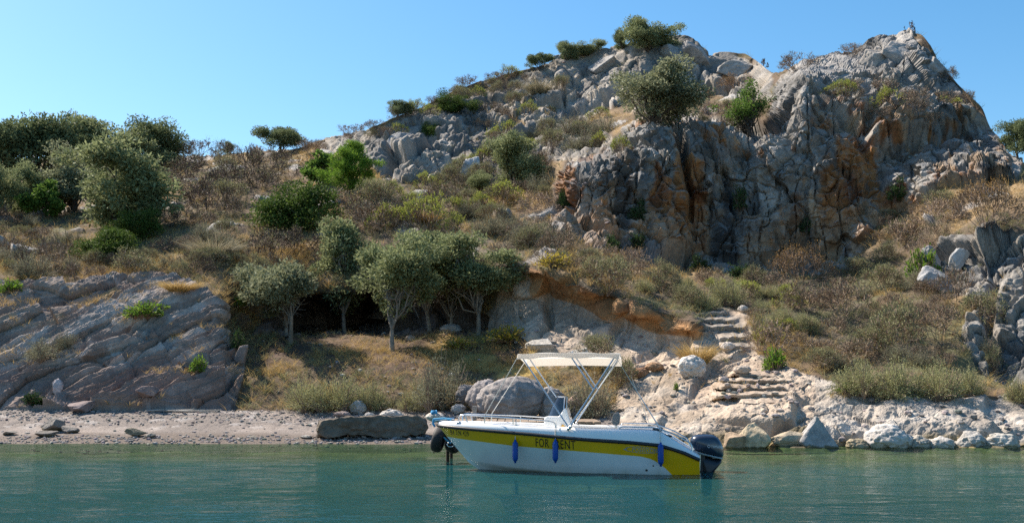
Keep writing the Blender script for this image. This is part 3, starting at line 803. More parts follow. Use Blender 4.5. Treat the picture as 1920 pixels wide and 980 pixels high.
def sprig_meshes(name, seed, W, H, nspr, per, L, Wd, leafm, stemm, droop=.3, lob=5):
    """dense fine-leaved bush of upright sprigs in several lobes"""
    r = RS(seed)
    cx = r.uniform(-.36, .36, (lob, 2)) * np.array([1, .8]); hh = r.uniform(.6, 1, lob); rad = r.uniform(.22, .36, lob)
    cx[0] = 0; hh[0] = 1; rad[0] = .34
    k = r.randint(0, lob, nspr)
    th = r.uniform(0, 6.283, nspr); el = np.arcsin(r.uniform(0.05, 1, nspr))
    d = np.stack([np.cos(th) * np.cos(el), np.sin(th) * np.cos(el), np.sin(el)], -1)
    base = np.concatenate([cx[k] * .75, np.zeros((nspr, 1))], 1)
    tip = np.concatenate([cx[k], np.zeros((nspr, 1))], 1) + d * np.stack([rad[k], rad[k], hh[k]], -1) * r.uniform(.8, 1.08, (nspr, 1))
    mid = base + (tip - base) * .5 + np.array([0, 0, .12])
    t = r.uniform(.3, 1, (nspr, per, 1))
    b, m, e = base[:, None], mid[:, None], tip[:, None]
    pts = ((1 - t) ** 2 * b + 2 * t * (1 - t) * m + t * t * e)
    dirs = nrm(2 * (1 - t) * (m - b) + 2 * t * (e - m))
    sc = np.array([W, W, H])
    pts = (pts * sc).reshape(-1, 3) + r.normal(size=(nspr * per, 3)) * .02 * W; dirs = dirs.reshape(-1, 3)
    pts[:, 2] = np.maximum(pts[:, 2], 0)
    V, F = leaf_quads(pts, L, Wd, r, dirs, 1.8, .2 - droop)
    tint = np.clip(np.repeat(r.beta(2, 2, nspr), per) + r.uniform(-.2, .2, nspr * per), 0, 1)
    fol = np_mesh(name + '_foliage', V, F, [leafm], {'tint': np.repeat(tint, 4)})
    ns = min(nspr, 130)
    P3 = [tube(bez(base[i] * sc - np.array([0, 0, .05]), mid[i] * sc, tip[i] * sc, 4), np.array([.02, .014, .01, .006]), 3) for i in range(ns)]
    sv, sf = join(P3)
    stems = np_mesh(name + '_stems', sv, sf, [stemm], {'tint': np.full(len(sv), .5)})
    return stems, fol, W, H

def tuft_mesh(seed, W, H, n, wid=.012, lean=.55):
    r = RS(seed)
    th = r.uniform(0, 6.283, n); b = np.stack([np.cos(th), np.sin(th), 0 * th], -1) * (r.uniform(0, 1, n) ** .6 * W * .22)[:, None]; b[:, 2] = -.03
    d = np.stack([np.cos(th + r.normal(size=n) * .6) * lean, np.sin(th + r.normal(size=n) * .6) * lean, np.ones(n)], -1) + r.normal(size=(n, 3)) * .16
    L = H * r.uniform(.5, 1.05, (n, 1))
    m = b + d * L * .55; e = m + (d * np.array([1.6, 1.6, .75])) * L * .45
    s = nrm(np.cross(d, r.normal(size=(n, 3)))) * wid
    V = np.stack([b - s, b + s, m + s * .8, m - s * .8, e], 1)
    return V, r.uniform(0, 1, n)

# ------------------------------------------------------------------ plant materials
ML = dict(
 olive=leaf_mat('olive_leaves', (.09,.115,.045), (.36,.39,.20), .34),
 olive_pale=leaf_mat('pale_olive_leaves', (.12,.135,.065), (.38,.39,.245), .34),
 olive_dark=leaf_mat('dark_olive_leaves', (.075,.10,.045), (.26,.30,.15), .32),
 ever=leaf_mat('evergreen_leaves', (.03,.06,.014), (.13,.19,.04), .3),
 pine=leaf_mat('pine_needles', (.07,.15,.018), (.23,.36,.05), .4),
 fig=leaf_mat('fig_leaves', (.05,.10,.02), (.17,.27,.055), .4),
 salt=leaf_mat('saltbush_leaves', (.17,.175,.075), (.44,.43,.22), .3),
 saltd=leaf_mat('grey_saltbush_leaves', (.13,.13,.08), (.33,.32,.21), .25),
 green=leaf_mat('bright_leaves', (.06,.14,.02), (.24,.36,.04), .35),
 greend=leaf_mat('dark_creeper_leaves', (.02,.05,.018), (.07,.12,.035), .25),
 yel=leaf_mat('yellow_leaves', (.28,.22,.03), (.50,.40,.06), .35),
 tiprust=leaf_mat('rusty_tips', (.20,.11,.04), (.36,.23,.09), .2),
 tipyel=leaf_mat('yellow_green_tips', (.20,.23,.04), (.40,.42,.10), .3),
 tipgrey=leaf_mat('grey_green_tips', (.15,.15,.07), (.32,.31,.16), .25),
 straw=leaf_mat('dry_straw', (.32,.21,.075), (.60,.44,.19), .35),
 strawg=leaf_mat('pale_dry_stalks', (.25,.21,.13), (.45,.40,.28), .25),
 twig=leaf_mat('grey_brown_twigs', (.15,.10,.07), (.37,.28,.205), 0),
 twigd=leaf_mat('dark_twigs', (.085,.06,.048), (.21,.15,.115), 0),
 twigp=leaf_mat('pinkish_twigs', (.22,.155,.115), (.42,.32,.245), 0),
)
M_bark = simple('pale_bark', (.22,.19,.155), .9, var=.35, vscale=6, bump=.6, bscale=20)
M_barkd = simple('dark_bark', (.10,.08,.065), .9, var=.35, vscale=6, bump=.6, bscale=20)

# prototypes: kind -> list of (part name, mesh, part name, mesh, W, H)
PROTO = {}
def proto_tree(kind, n, **kw):
    for i in range(n):
        t, c, W, H = tree_meshes(kind, i * 7 + hash_s(kind), **kw)
        PROTO.setdefault(kind, []).append((('trunk', t), ('crown', c), W, H))
def hash_s(s): return sum(ord(c) * (i + 3) for i, c in enumerate(s)) % 1000
proto_tree('grove_olive', 5, lobes=8, W=3.0, H=3.9, clear=.28, nclump=62, nleaf=16000, L=.13, Wd=.05, leafm=ML['olive'], barkm=M_bark, cr=.15, shape='vase', trunk_r=.062, nlimb=20, twigs=300)
proto_tree('forked_olive', 1, lobes=7, W=3.3, H=3.1, clear=.27, nclump=52, nleaf=13000, L=.13, Wd=.05, leafm=ML['olive_pale'], barkm=M_bark, cr=.14, shape='vase', ntr=2, trunk_r=.062, nlimb=18, twigs=330)
proto_tree('bushy_olive', 3, lobes=9, W=3.6, H=2.8, clear=.06, nclump=80, nleaf=18000, L=.14, Wd=.055, leafm=ML['olive'], barkm=M_barkd, cr=.14, shape='round', trunk_r=.09, nlimb=18, twigs=200)
proto_tree('pale_olive', 2, lobes=9, W=3.6, H=2.8, clear=.08, nclump=66, nleaf=15000, L=.14, Wd=.05, leafm=ML['olive_pale'], barkm=M_barkd, cr=.135, shape='round', trunk_r=.08, nlimb=20, twigs=300)
proto_tree('dark_olive', 3, lobes=9, W=4, H=3, clear=.05, nclump=70, nleaf=15000, L=.16, Wd=.07, leafm=ML['olive_dark'], barkm=M_barkd, cr=.15, shape='round', trunk_r=.1, nlimb=12, twigs=100)
proto_tree('evergreen', 2, lobes=10, W=4, H=2.4, clear=.0, nclump=75, nleaf=15000, L=.11, Wd=.06, leafm=ML['ever'], barkm=M_barkd, cr=.13, shape='dome', trunk_r=.09, nlimb=12, twigs=100)
proto_tree('pine', 1, W=2.3, H=3.0, clear=.10, nclump=85, nleaf=15000, L=.16, Wd=.022, leafm=ML['pine'], barkm=M_barkd, cr=.115, shape='cone', trunk_r=.07, nlimb=26, twigs=100, ub=.8)
proto_tree('fig', 1, lobes=7, W=2.0, H=1.8, clear=.05, nclump=36, nleaf=2600, L=.2, Wd=.14, leafm=ML['fig'], barkm=M_barkd, cr=.16, shape='round', trunk_r=.06, nlimb=12, twigs=60)
proto_tree('open_tree', 1, lobes=7, W=2.8, H=2.8, clear=.14, nclump=40, nleaf=3600, L=.12, Wd=.06, leafm=ML['fig'], barkm=M_barkd, cr=.15, shape='vase', ntr=2, trunk_r=.075, nlimb=24, twigs=500)
def proto_twig(kind, n, **kw):
    for i in range(n):
        s, f, W, H = twig_meshes(kind, i * 5 + hash_s(kind), **kw)
        PROTO.setdefault(kind, []).append((('stems', s), ('foliage', f), W, H))
proto_twig('twig_dome', 3, W=2.6, H=1.7, n0=16, kids=3, levels=5, stemm=ML['twig'], tipm=ML['tiprust'], ntip=1500, tipL=.07, tipW=.03)
proto_twig('bare_bush', 3, W=2.6, H=1.5, n0=12, kids=3, levels=5, stemm=ML['twig'], tipm=ML['tipgrey'], ntip=350, spread=.8, wid=.017)
proto_twig('dark_bush', 2, W=2.6, H=1.5, n0=12, kids=3, levels=5, stemm=ML['twigd'], tipm=ML['tipgrey'], ntip=600, spread=.75, wid=.018)
proto_twig('pale_bush', 2, W=2.6, H=1.5, n0=13, kids=3, levels=5, stemm=ML['twigp'], tipm=ML['straw'], ntip=300, spread=.7, wid=.016)
proto_twig('spurge', 3, W=1.6, H=1.0, n0=14, kids=3, levels=4, stemm=ML['twig'], tipm=ML['tipyel'], ntip=1200, tipL=.07, tipW=.03, spread=.5)
proto_twig('grey_bush', 3, W=2.0, H=1.1, n0=12, kids=3, levels=5, stemm=ML['twig'], tipm=ML['tipgrey'], ntip=2400, tipL=.07, tipW=.022, spread=.65, wid=.014)
proto_twig('sapling', 2, W=1.0, H=1.2, n0=3, kids=3, levels=5, stemm=ML['twigd'], spread=.6, wid=.02)
def proto_sprig(kind, n, **kw):
    for i in range(n):
        s, f, W, H = sprig_meshes(kind, i * 5 + hash_s(kind), **kw)
        PROTO.setdefault(kind, []).append((('stems', s), ('foliage', f), W, H))
proto_sprig('saltbush', 3, W=2.2, H=1.25, nspr=620, per=12, L=.075, Wd=.02, leafm=ML['salt'], stemm=ML['twigp'])
proto_sprig('grey_saltbush', 2, W=2.0, H=1.4, nspr=520, per=11, L=.075, Wd=.02, leafm=ML['saltd'], stemm=ML['twig'])
proto_sprig('green_plant', 2, W=.9, H=.55, nspr=120, per=9, L=.075, Wd=.045, leafm=ML['green'], stemm=ML['twig'], lob=4)
proto_sprig('dark_plant', 2, W=1.2, H=1.0, nspr=170, per=11, L=.09, Wd=.05, leafm=ML['greend'], stemm=ML['twigd'], lob=4)
proto_sprig('yellow_plant', 1, W=1.4, H=.6, nspr=170, per=8, L=.07, Wd=.045, leafm=ML['yel'], stemm=ML['twigp'], lob=6)
for i in range(2):
    V, tn = tuft_mesh(40 + i, 1.6, .8, 900, .007, .75)
    n = len(V)
    b = np.arange(n)[:, None] * 5
    F = np.concatenate([b + np.array([[0, 1, 2]]), b + np.array([[0, 2, 3]]), b + np.array([[3, 2, 4]])])
    me = np_mesh('grass_clump_blades', V.reshape(-1, 3), F, [ML['strawg'] if i else ML['straw']], {'tint': np.repeat(tn, 5)})
    PROTO.setdefault('grass_clump', []).append((('blades', me), ('x', None), 1.6, .8))

RV = random.Random(7)
USED = {}
def plant(kind, name, u, v, wpx, hpx, label, cat, group=None, var=None, at=None, zs=1.0, sink=.04):
    """a plant whose base stands on the hill at photograph pixel (u, v), wpx by hpx pixels large there"""
    p = surf(u, v) if at is None else Vector(at)
    k = USED.get(kind, 0); USED[kind] = k + 1
    (an, am), (bn, bm), W, H = PROTO[kind][(k if var is None else var) % len(PROTO[kind])]
    s = p.y / FPX
    root = empty(name, (p.x, p.y, p.z - sink), RV.uniform(0, 6.28))
    root.scale = (wpx * s / W, wpx * s / W, hpx * s / H)
    tag(root, label, cat, group)
    add(an, am, root)
    if bm is not None: add(bn, bm, root)
    return root
# ------------------------------------------------------------------ plants: trees
T = [
 ('forked_olive','olive_tree',543,642,200,182,'pale small olive tree with forked trunk beside the tilted rock slope','tree'),
 ('grove_olive','olive_tree',648,622,170,214,'olive tree with thin straight trunk standing before the dark cave','tree'),
 ('grove_olive','olive_tree',738,655,190,224,'olive tree with pale trunk standing farthest forward in the grove','tree'),
 ('grove_olive','olive_tree',806,619,180,200,'olive tree with slanting trunk between the forward olive and the last olive','tree'),
 ('grove_olive','olive_tree',893,622,195,200,'olive tree with dark trunk at the undercut wall end of the grove','tree'),
 ('grove_olive','olive_tree',845,616,150,185,'slim olive filling the gap behind the last grove tree','tree'),
 ('bushy_olive','olive_tree',224,436,262,178,'broadest round grey green olive on the slope above the tilted rock','tree'),
 ('dark_olive','dense_tree',72,352,205,140,'dark dense tree on the low ridge with the tallest top over the slope','tree'),
 ('dark_olive','dense_tree',5,356,150,132,'dark tree cut by the edge of the picture on the low ridge','tree'),
 ('dark_olive','dense_tree',135,332,150,116,'dark round tree on the low ridge behind the pale olive','tree'),
 ('dark_olive','dense_tree',298,316,150,98,'dark tree ending the low ridge row next to open sky','tree'),
 ('bushy_olive','olive_tree',215,330,175,112,'olive on the low ridge just behind the broadest olive','tree'),
 ('bushy_olive','olive_tree',165,334,115,90,'slim olive between two dark ridge trees','tree'),
 ('pale_olive','olive_tree',130,398,180,128,'pale olive standing in front of the dark ridge trees','tree'),
 ('bushy_olive','olive_tree',46,404,115,98,'small grey olive above the sunlit dry grass','tree'),
 ('bushy_olive','olive_tree',0,415,90,110,'olive half cut by the picture edge above dry grass','tree'),
 ('fig','small_tree',85,413,68,70,'small leafy green tree with short dark trunk beside dry grass','tree'),
 ('evergreen','evergreen_shrub',210,482,165,68,'low dark green spreading shrub below the broadest olive','shrub'),
 ('evergreen','evergreen_shrub',262,452,130,54,'flat dark green shrub under the skirt of the broadest olive','shrub'),
 ('dark_olive','round_tree',521,290,92,60,'lone round tree standing against the sky on the low ridge','tree'),
 ('dark_olive','small_tree',428,291,25,26,'tiny tree on the skyline of the low ridge','tree'),
 ('evergreen','evergreen_shrub',538,420,200,118,'large dark green evergreen shrub below the bright pine','shrub'),
 ('pine','pine_tree',662,376,116,128,'bright green young pine with round pointed crown','tree'),
 ('fig','fig_tree',600,352,70,62,'green broad leaved tree tucked behind the bright pine','tree'),
 ('bushy_olive','olive_tree',1215,92,115,70,'tree growing on the summit rocks of the hill','tree'),
 ('dark_olive','olive_shrub',1166,92,40,42,'small dark shrub touching the summit tree','shrub'),
 ('bushy_olive','olive_shrub',1108,98,78,32,'low olive shrub on the ridge below the summit tree','shrub'),
 ('bushy_olive','olive_shrub',1061,113,44,46,'upright grey shrub on the ridge where the crag begins','shrub'),
 ('dark_olive','olive_shrub',1010,135,52,36,'dark dome shrub on the ridge above dry grass','shrub'),
 ('pale_olive','olive_tree',1232,248,215,136,'large pale olive growing at the top edge of the cliff','tree'),
 ('open_tree','open_tree',1408,238,118,116,'open green tree with dark visible limbs on the cliff top','tree'),
 ('bushy_olive','olive_shrub',962,354,130,108,'grey green olive bush on the slope next to the cliff','tree'),
 ('bushy_olive','olive_shrub',900,362,60,40,'small olive bush on rocky slope below the crag','shrub'),
 ('dark_olive','dense_shrub',748,214,62,32,'dark shrub on the skyline above the grey outcrop','shrub'),
 ('evergreen','evergreen_shrub',845,205,92,38,'dark green shrub hanging over the grey outcrop','shrub'),
 ('evergreen','evergreen_shrub',800,240,60,40,'dark evergreen shrub in the shaded cleft of the outcrop','shrub'),
 ('dark_olive','dark_bush_tree',1905,292,90,78,'dark bush on the skyline at the foot of the cliff shoulder','shrub'),
]
for (k, nm, u, v, w, h, lb, ct_) in T:
    plant(k, nm, u, v, w, h, lb, ct_)

# ------------------------------------------------------------------ plants: shrubs one can point to
S_ = [
 ('twig_dome','dome_shrub',1503,532,130,92,'largest rust tipped twiggy dome shrub at the foot of the cliff'),
 ('twig_dome','dome_shrub',1316,174,52,30,'small orange brown dome shrub beside the cliff top olive'),
 ('twig_dome','dome_shrub',1385,172,66,34,'brown dome shrub behind the open green tree'),
 ('twig_dome','dome_shrub',1855,442,140,102,'large brown twiggy dome shrub above the grey outcrop by the edge'),
 ('bare_bush','bare_shrub',1690,472,118,88,'bare grey forking shrub below the cliff beside the green vine'),
 ('pale_bush','bare_shrub',1440,655,118,84,'pale pinkish bare shrub beside the upper stone steps'),
 ('bare_bush','bare_shrub',1585,600,140,92,'wide bare brown shrub below the largest dome shrub'),
 ('bare_bush','bare_shrub',1520,590,120,80,'brown twiggy shrub between the pale shrub and the largest dome'),
 ('grey_bush','grey_shrub',1660,545,100,60,'grey green feathery shrub above the wide bare shrub'),
 ('grey_bush','grey_shrub',1600,515,90,40,'silver grey low shrub against the foot of the cliff'),
 ('grey_bush','grey_shrub',1690,655,140,100,'tangled grey shrub above the big saltbush row'),
 ('bare_bush','bare_shrub',1620,680,120,70,'dark tangled bare shrub behind the saltbush row'),
 ('grey_bush','grey_shrub',1540,690,95,55,'grey wispy shrub beside the bright cushion plant'),
 ('bare_bush','bare_shrub',1760,640,120,90,'bare grey shrub leaning on the grey outcrop'),
 ('grey_bush','grey_shrub',1850,600,110,90,'grey green shrub growing in a gap of the grey outcrop'),
 ('bare_bush','bare_shrub',1790,560,110,80,'thin bare shrub on top of the split grey blocks'),
 ('grey_bush','grey_shrub',1870,680,80,60,'small grey bush on the grey outcrop above the ledge'),
 ('grey_saltbush','grey_shrub',1860,655,60,45,'round grey green bush low on the grey outcrop'),
 ('pale_bush','bare_shrub',1760,420,110,60,'pale dry shrub under the shoulder of the cliff'),
 ('saltbush','saltbush',1612,728,118,80,'yellow green saltbush at the stair end of the ledge row'),
 ('saltbush','saltbush',1690,733,130,92,'tallest yellow green saltbush in the row above the ledge'),
 ('saltbush','saltbush',1760,735,120,78,'yellow green saltbush in the middle of the ledge row'),
 ('saltbush','saltbush',1820,738,80,62,'small saltbush ending the row towards the grey outcrop'),
 ('saltbush','saltbush',1908,752,80,58,'green and yellow bush at the picture edge above the ledge'),
 ('saltbush','saltbush',575,768,110,66,'grey green saltbush on the beach next to the tilted rock'),
 ('saltbush','saltbush',640,769,125,78,'tallest saltbush in the clump at the back of the beach'),
 ('saltbush','saltbush',700,768,85,62,'saltbush at the boat end of the beach clump'),
 ('grey_saltbush','saltbush',825,768,120,112,'tall brownish saltbush beside the dark boulders'),
 ('saltbush','saltbush',778,770,68,50,'short dry saltbush in front of the brownish tall one'),
 ('grey_saltbush','saltbush',1105,782,115,92,'dry grey bush seen under the boat canopy'),
 ('grey_bush','grey_shrub',1165,722,90,70,'dry grey bush behind the aft edge of the boat canopy'),
 ('grey_bush','grey_shrub',1120,690,95,60,'dry bush peeping just above the boat canopy'),
 ('grey_saltbush','saltbush',90,672,118,52,'grey green bush on a shelf of the tilted rock'),
 ('grey_saltbush','saltbush',125,650,50,40,'upright bush beside the shelf bush on the tilted rock'),
 ('bare_bush','bare_shrub',770,412,98,62,'orange tinted bare shrub in the middle of the slope'),
 ('spurge','spurge_shrub',852,402,62,40,'yellow green topped dome shrub near the middle of the slope'),
 ('spurge','spurge_shrub',905,398,70,40,'yellow green dome shrub beside the olive bush'),
 ('spurge','spurge_shrub',733,372,56,40,'yellow topped dome shrub beside the pine'),
 ('dark_bush','dead_shrub',500,482,140,70,'dead shrub with dark slanting branches above the forked olive'),
 ('dark_bush','bare_shrub',560,470,110,60,'dark bare shrub below the large evergreen shrub'),
 ('bare_bush','bare_shrub',95,505,100,78,'bare round shrub on the dry slope above the tilted rock'),
 ('bare_bush','bare_shrub',12,480,80,70,'bare shrub on the dry slope by the picture edge'),
 ('grey_bush','grey_shrub',240,520,120,60,'grey bush in the shade under the low dark shrubs'),
 ('dark_bush','bare_shrub',390,400,130,90,'tall bare dark bush beside the broadest olive'),
 ('dark_bush','bare_shrub',440,360,120,70,'grey bare thicket bush below the skyline'),
 ('bare_bush','bare_shrub',690,425,130,70,'grey bare bush at the foot of the pine'),
 ('grey_bush','grey_shrub',395,497,95,42,'straw coloured low bush above the tilted rock top'),
 ('grey_bush','grey_shrub',1140,545,140,82,'olive brown bush on the brow of the undercut wall'),
 ('grey_bush','grey_shrub',1240,540,90,62,'brownish bush halfway along the brow of the undercut wall'),
 ('saltbush','saltbush',1360,575,90,66,'yellow green bush where the steps reach the upper slope'),
 ('grey_bush','grey_shrub',1295,575,90,52,'dry bush just above the undercut brow near the steps'),
 ('bare_bush','bare_shrub',1190,520,90,50,'bare shrub behind the brow under the cliff foot'),
 ('bare_bush','bare_shrub',1040,478,100,62,'bare shrub between the grove and the cliff'),
 ('spurge','spurge_shrub',1085,240,50,24,'yellow green dome on the rocky slope under the crag'),
 ('spurge','spurge_shrub',1125,262,60,34,'dry yellow dome beside the cliff top olive'),
 ('spurge','spurge_shrub',1122,222,50,24,'green dome shrub above the dry yellow dome'),
 ('bare_bush','bare_shrub',1080,218,60,28,'small brown shrub on rocks below the crag'),
 ('spurge','spurge_shrub',1165,285,50,44,'grey green shrub at the cliff edge below the olive'),
 ('bare_bush','skyline_shrub',655,250,70,24,'bare shrub on the skyline above the pine'),
 ('bare_bush','skyline_shrub',705,238,64,22,'bare shrub on the skyline above the outcrop'),
 ('bare_bush','skyline_shrub',880,163,66,26,'bare wispy shrub on the skyline where the crag starts'),
 ('bare_bush','skyline_shrub',930,150,52,20,'thin shrub on the skyline beside the dry grass'),
 ('bare_bush','skyline_shrub',1500,125,100,46,'bare spreading shrub on the skyline of the cliff'),
 ('bare_bush','skyline_shrub',1590,102,66,34,'bare round shrub on the skyline before the peak'),
 ('sapling','sapling',1702,66,36,34,'bare sapling standing on the very peak'),
 ('bare_bush','skyline_shrub',1782,158,50,34,'bare shrub sticking out of the cliff shoulder'),
 ('bare_bush','skyline_shrub',1808,190,56,34,'second bare shrub lower on the cliff shoulder'),
 ('sapling','sapling',1425,122,26,26,'leafless sapling in the notch beside the crag'),
 ('bare_bush','bare_shrub',1650,165,80,46,'thin bare shrub on the cliff face under the peak'),
 ('spurge','spurge_shrub',1760,192,110,40,'dry shrub patch on the cliff shoulder'),
 ('bare_bush','bare_shrub',1700,215,70,50,'grey shrub in the crack of the cliff shoulder'),
 ('dark_bush','bare_shrub',452,612,60,40,'dark shrub in the shaded corner between tilted rock and cave'),
 ('grey_bush','grey_shrub',468,560,80,40,'grey bush hanging over the corner above the cave mouth'),
 ('bare_bush','skyline_shrub',580,276,80,26,'low bare bush on the skyline next to the lone round tree'),
]
for (k, nm, u, v, w, h, lb) in S_:
    plant(k, nm, u, v, w, h, lb, 'shrub')

G_ = [
 ('green_plant','cushion_plant',1450,690,62,48,'bright yellow green cushion plant beside the steps','plant'),
 ('green_plant','cushion_plant',1594,724,56,20,'low bright green patch at the foot of the saltbush row','plant'),
 ('green_plant','cushion_plant',1267,737,15,18,'tiny bright green plant in the pale shore rock','plant'),
 ('green_plant','creeping_plant',278,602,86,34,'bright green creeping plant across the tilted rock','plant'),
 ('green_plant','leafy_plant',380,706,42,34,'bright leafy plant low on the tilted rock','plant'),
 ('green_plant','cushion_plant',446,572,34,24,'round green cushion at the top corner of the tilted rock','plant'),
 ('dark_plant','hanging_plant',436,662,38,44,'dark green plant in the shade beside the tilted rock','plant'),
 ('dark_plant','leafy_plant',62,757,54,30,'dark green plant at the back of the beach','plant'),
 ('green_plant','creeping_plant',22,562,62,30,'green creeping plant at the picture edge on the tilted rock','plant'),
 ('green_plant','climbing_plant',1728,520,58,66,'bright green vine beside the split grey blocks','plant'),
 ('dark_plant','cliff_plant',1152,468,44,42,'green plant at the dark foot of the cliff','plant'),
 ('dark_plant','cliff_plant',1192,474,40,34,'dark plant beside the green one at the cliff foot','plant'),
 ('dark_plant','cliff_plant',1310,508,44,34,'dark green plant in the shadow of the cliff base','plant'),
 ('dark_plant','cliff_plant',1390,522,56,34,'dark low plant at the cliff base near the largest dome','plant'),
 ('dark_plant','cliff_plant',1198,418,40,44,'dark shrubby plant hanging halfway up the cliff','plant'),
 ('dark_plant','cliff_plant',1388,388,34,56,'dark green plant clinging to the cliff streaks','plant'),
 ('dark_plant','cliff_plant',1688,374,48,52,'green plant in the hollow of the cliff under the bulge','plant'),
 ('dark_plant','cliff_plant',1510,430,36,34,'small dark plant on the lower cliff','plant'),
 ('dark_plant','hanging_plant',1042,378,32,58,'green hanging plant draped on the corner of the cliff','plant'),
 ('yellow_plant','yellow_plant',1045,500,88,34,'yellow leaved plant on the brow of the undercut wall','plant'),
 ('yellow_plant','yellow_plant',950,640,120,36,'orange yellow ground plant below the last grove olive','plant'),
 ('yellow_plant','yellow_plant',860,652,90,24,'yellow ground plant in the sunny patch of the grove','plant'),
 ('grass_clump','grass_clump',1308,690,82,46,'dry pale grass clump above the pitted white boulder','grass clump'),
 ('grass_clump','grass_clump',400,480,110,36,'sunlit straw grass clump on the slope above the tilted rock','grass clump'),
 ('grass_clump','grass_clump',800,412,70,24,'golden grass clump in the middle of the slope','grass clump'),
 ('grass_clump','grass_clump',1010,180,60,30,'golden grass clump on the ridge beside the crag','grass clump'),
 ('grass_clump','grass_clump',340,555,80,22,'straw coloured grass on the tilted rock top','grass clump'),
]
for (k, nm, u, v, w, h, lb, ct_) in G_:
    plant(k, nm, u, v, w, h, lb, ct_)

# ------------------------------------------------------------------ plants: the scrub that fills the slopes between them
taken = [(t[2], t[3], t[4]) for t in T] + [(t[2], t[3], t[4]) for t in S_]
FILL = [  # polygon, how many, kinds, w range, name, label, group
 ([(330,300),(480,292),(560,280),(600,290),(600,330),(450,380),(440,420),(330,430),(300,330)], 52, ['dark_bush','bare_bush','dark_bush','bare_bush','grey_bush'], (65,115), 'in the brown thicket under the low skyline', 'brown thicket on the low ridge'),
 ([(600,390),(700,385),(830,350),(930,370),(1040,400),(1030,470),(900,440),(740,430),(600,430)], 30, ['bare_bush','grey_bush','spurge','pale_bush','spurge','grey_saltbush'], (65,118), 'in the scrub above the olive grove', 'scrub above the grove'),
 ([(0,420),(60,420),(200,490),(420,440),(460,500),(330,520),(100,535),(0,520)], 34, ['grey_bush','bare_bush','dark_bush','grey_saltbush'], (50,95), 'in the dim scrub above the tilted rock', 'scrub above the tilted rock'),
 ([(850,330),(930,250),(1060,250),(1130,250),(1050,300),(1020,380),(900,380)], 26, ['bare_bush','grey_bush','spurge','grey_bush','grey_saltbush'], (50,92), 'on the stony slope between outcrop and cliff', 'bushes on the stony slope'),
 ([(900,160),(1000,140),(1060,180),(980,230),(880,230)], 22, ['grey_bush','spurge','bare_bush'], (30,55), 'in the dry grass below the ridge rocks', 'bushes below the ridge rocks'),
 ([(1200,520),(1330,520),(1480,540),(1560,600),(1500,650),(1420,640),(1400,590),(1300,580),(1200,545)], 24, ['grey_bush','saltbush','pale_bush','saltbush','spurge','bare_bush'], (45,80), 'on the slope between steps and cliff', 'bushes between steps and cliff'),
 ([(1500,600),(1600,530),(1740,540),(1800,640),(1800,700),(1600,690),(1510,690)], 26, ['bare_bush','grey_bush','bare_bush','grey_saltbush'], (50,95), 'in the tangle above the saltbush row', 'tangle above the saltbush row'),
 ([(960,440),(1060,440),(1200,500),(1120,520),(1000,490)], 16, ['grey_bush','bare_bush','pale_bush'], (45,80), 'on the slope between grove and cliff foot', 'bushes at the cliff foot'),
 ([(1480,130),(1560,110),(1640,150),(1740,180),(1820,220),(1760,260),(1640,230)], 12, ['bare_bush','spurge','bare_bush'], (35,70), 'in the cracks high on the cliff', 'bushes high on the cliff'),
 ([(1200,210),(1440,200),(1440,235),(1210,235)], 12, ['bare_bush','grey_bush','pale_bush'], (35,65), 'on the ledge along the cliff top', 'bushes on the cliff top ledge'),
 ([(1640,400),(1760,360),(1800,420),(1760,480),(1640,500)], 12, ['bare_bush','pale_bush','grey_bush'], (45,80), 'beneath the shoulder of the cliff', 'bushes beneath the cliff shoulder'),
 ([(620,265),(760,215),(860,180),(880,200),(700,262)], 12, ['bare_bush','grey_bush','spurge'], (35,60), 'along the skyline of the grey outcrop', 'bushes along the outcrop skyline'),
 ([(470,520),(560,500),(600,540),(930,470),(950,500),(900,540),(560,550),(480,545)], 16, ['grey_bush','dark_bush','bare_bush'], (50,85), 'on the bank above the cave', 'bushes above the cave'),
]
RF = random.Random(21)
LOOK = dict(bare_bush='bare brown', dark_bush='dark bare', grey_bush='grey green', pale_bush='pale dry', spurge='yellow tipped', saltbush='yellow green', grey_saltbush='dense grey')
ORD = 'first second third fourth fifth sixth seventh eighth ninth tenth eleventh twelfth thirteenth fourteenth fifteenth sixteenth seventeenth eighteenth nineteenth twentieth'.split()
for poly, n, kinds, (w0, w1), where, gr in FILL:
    us = [p[0] for p in poly]; vs = [p[1] for p in poly]
    mine = []; tries = 0
    while len(mine) < n and tries < 4000:
        tries += 1
        u, v = RF.uniform(min(us), max(us)), RF.uniform(min(vs), max(vs))
        if not inside(poly, np.array([u]), np.array([v]))[0]: continue
        w = RF.uniform(w0, w1)
        if any(abs(u - a) < (w + ww) * .26 and abs(v - b) < (w + ww) * .12 for a, b, ww, _ in mine): continue
        if any(abs(u - a) < ww * .3 and abs(v - b) < ww * .12 for a, b, ww in taken): continue
        mine.append((u, v, w, RF.choice(kinds)))
    cnt = {}
    for (u, v, w, k) in sorted(mine):
        i = cnt.get(k, 0); cnt[k] = i + 1
        plant(k, 'scrub_bush', u, v, w, w * RF.uniform(.48, .72), '%s %s bush from the left %s' % (ORD[i], LOOK[k], where), 'shrub', gr)

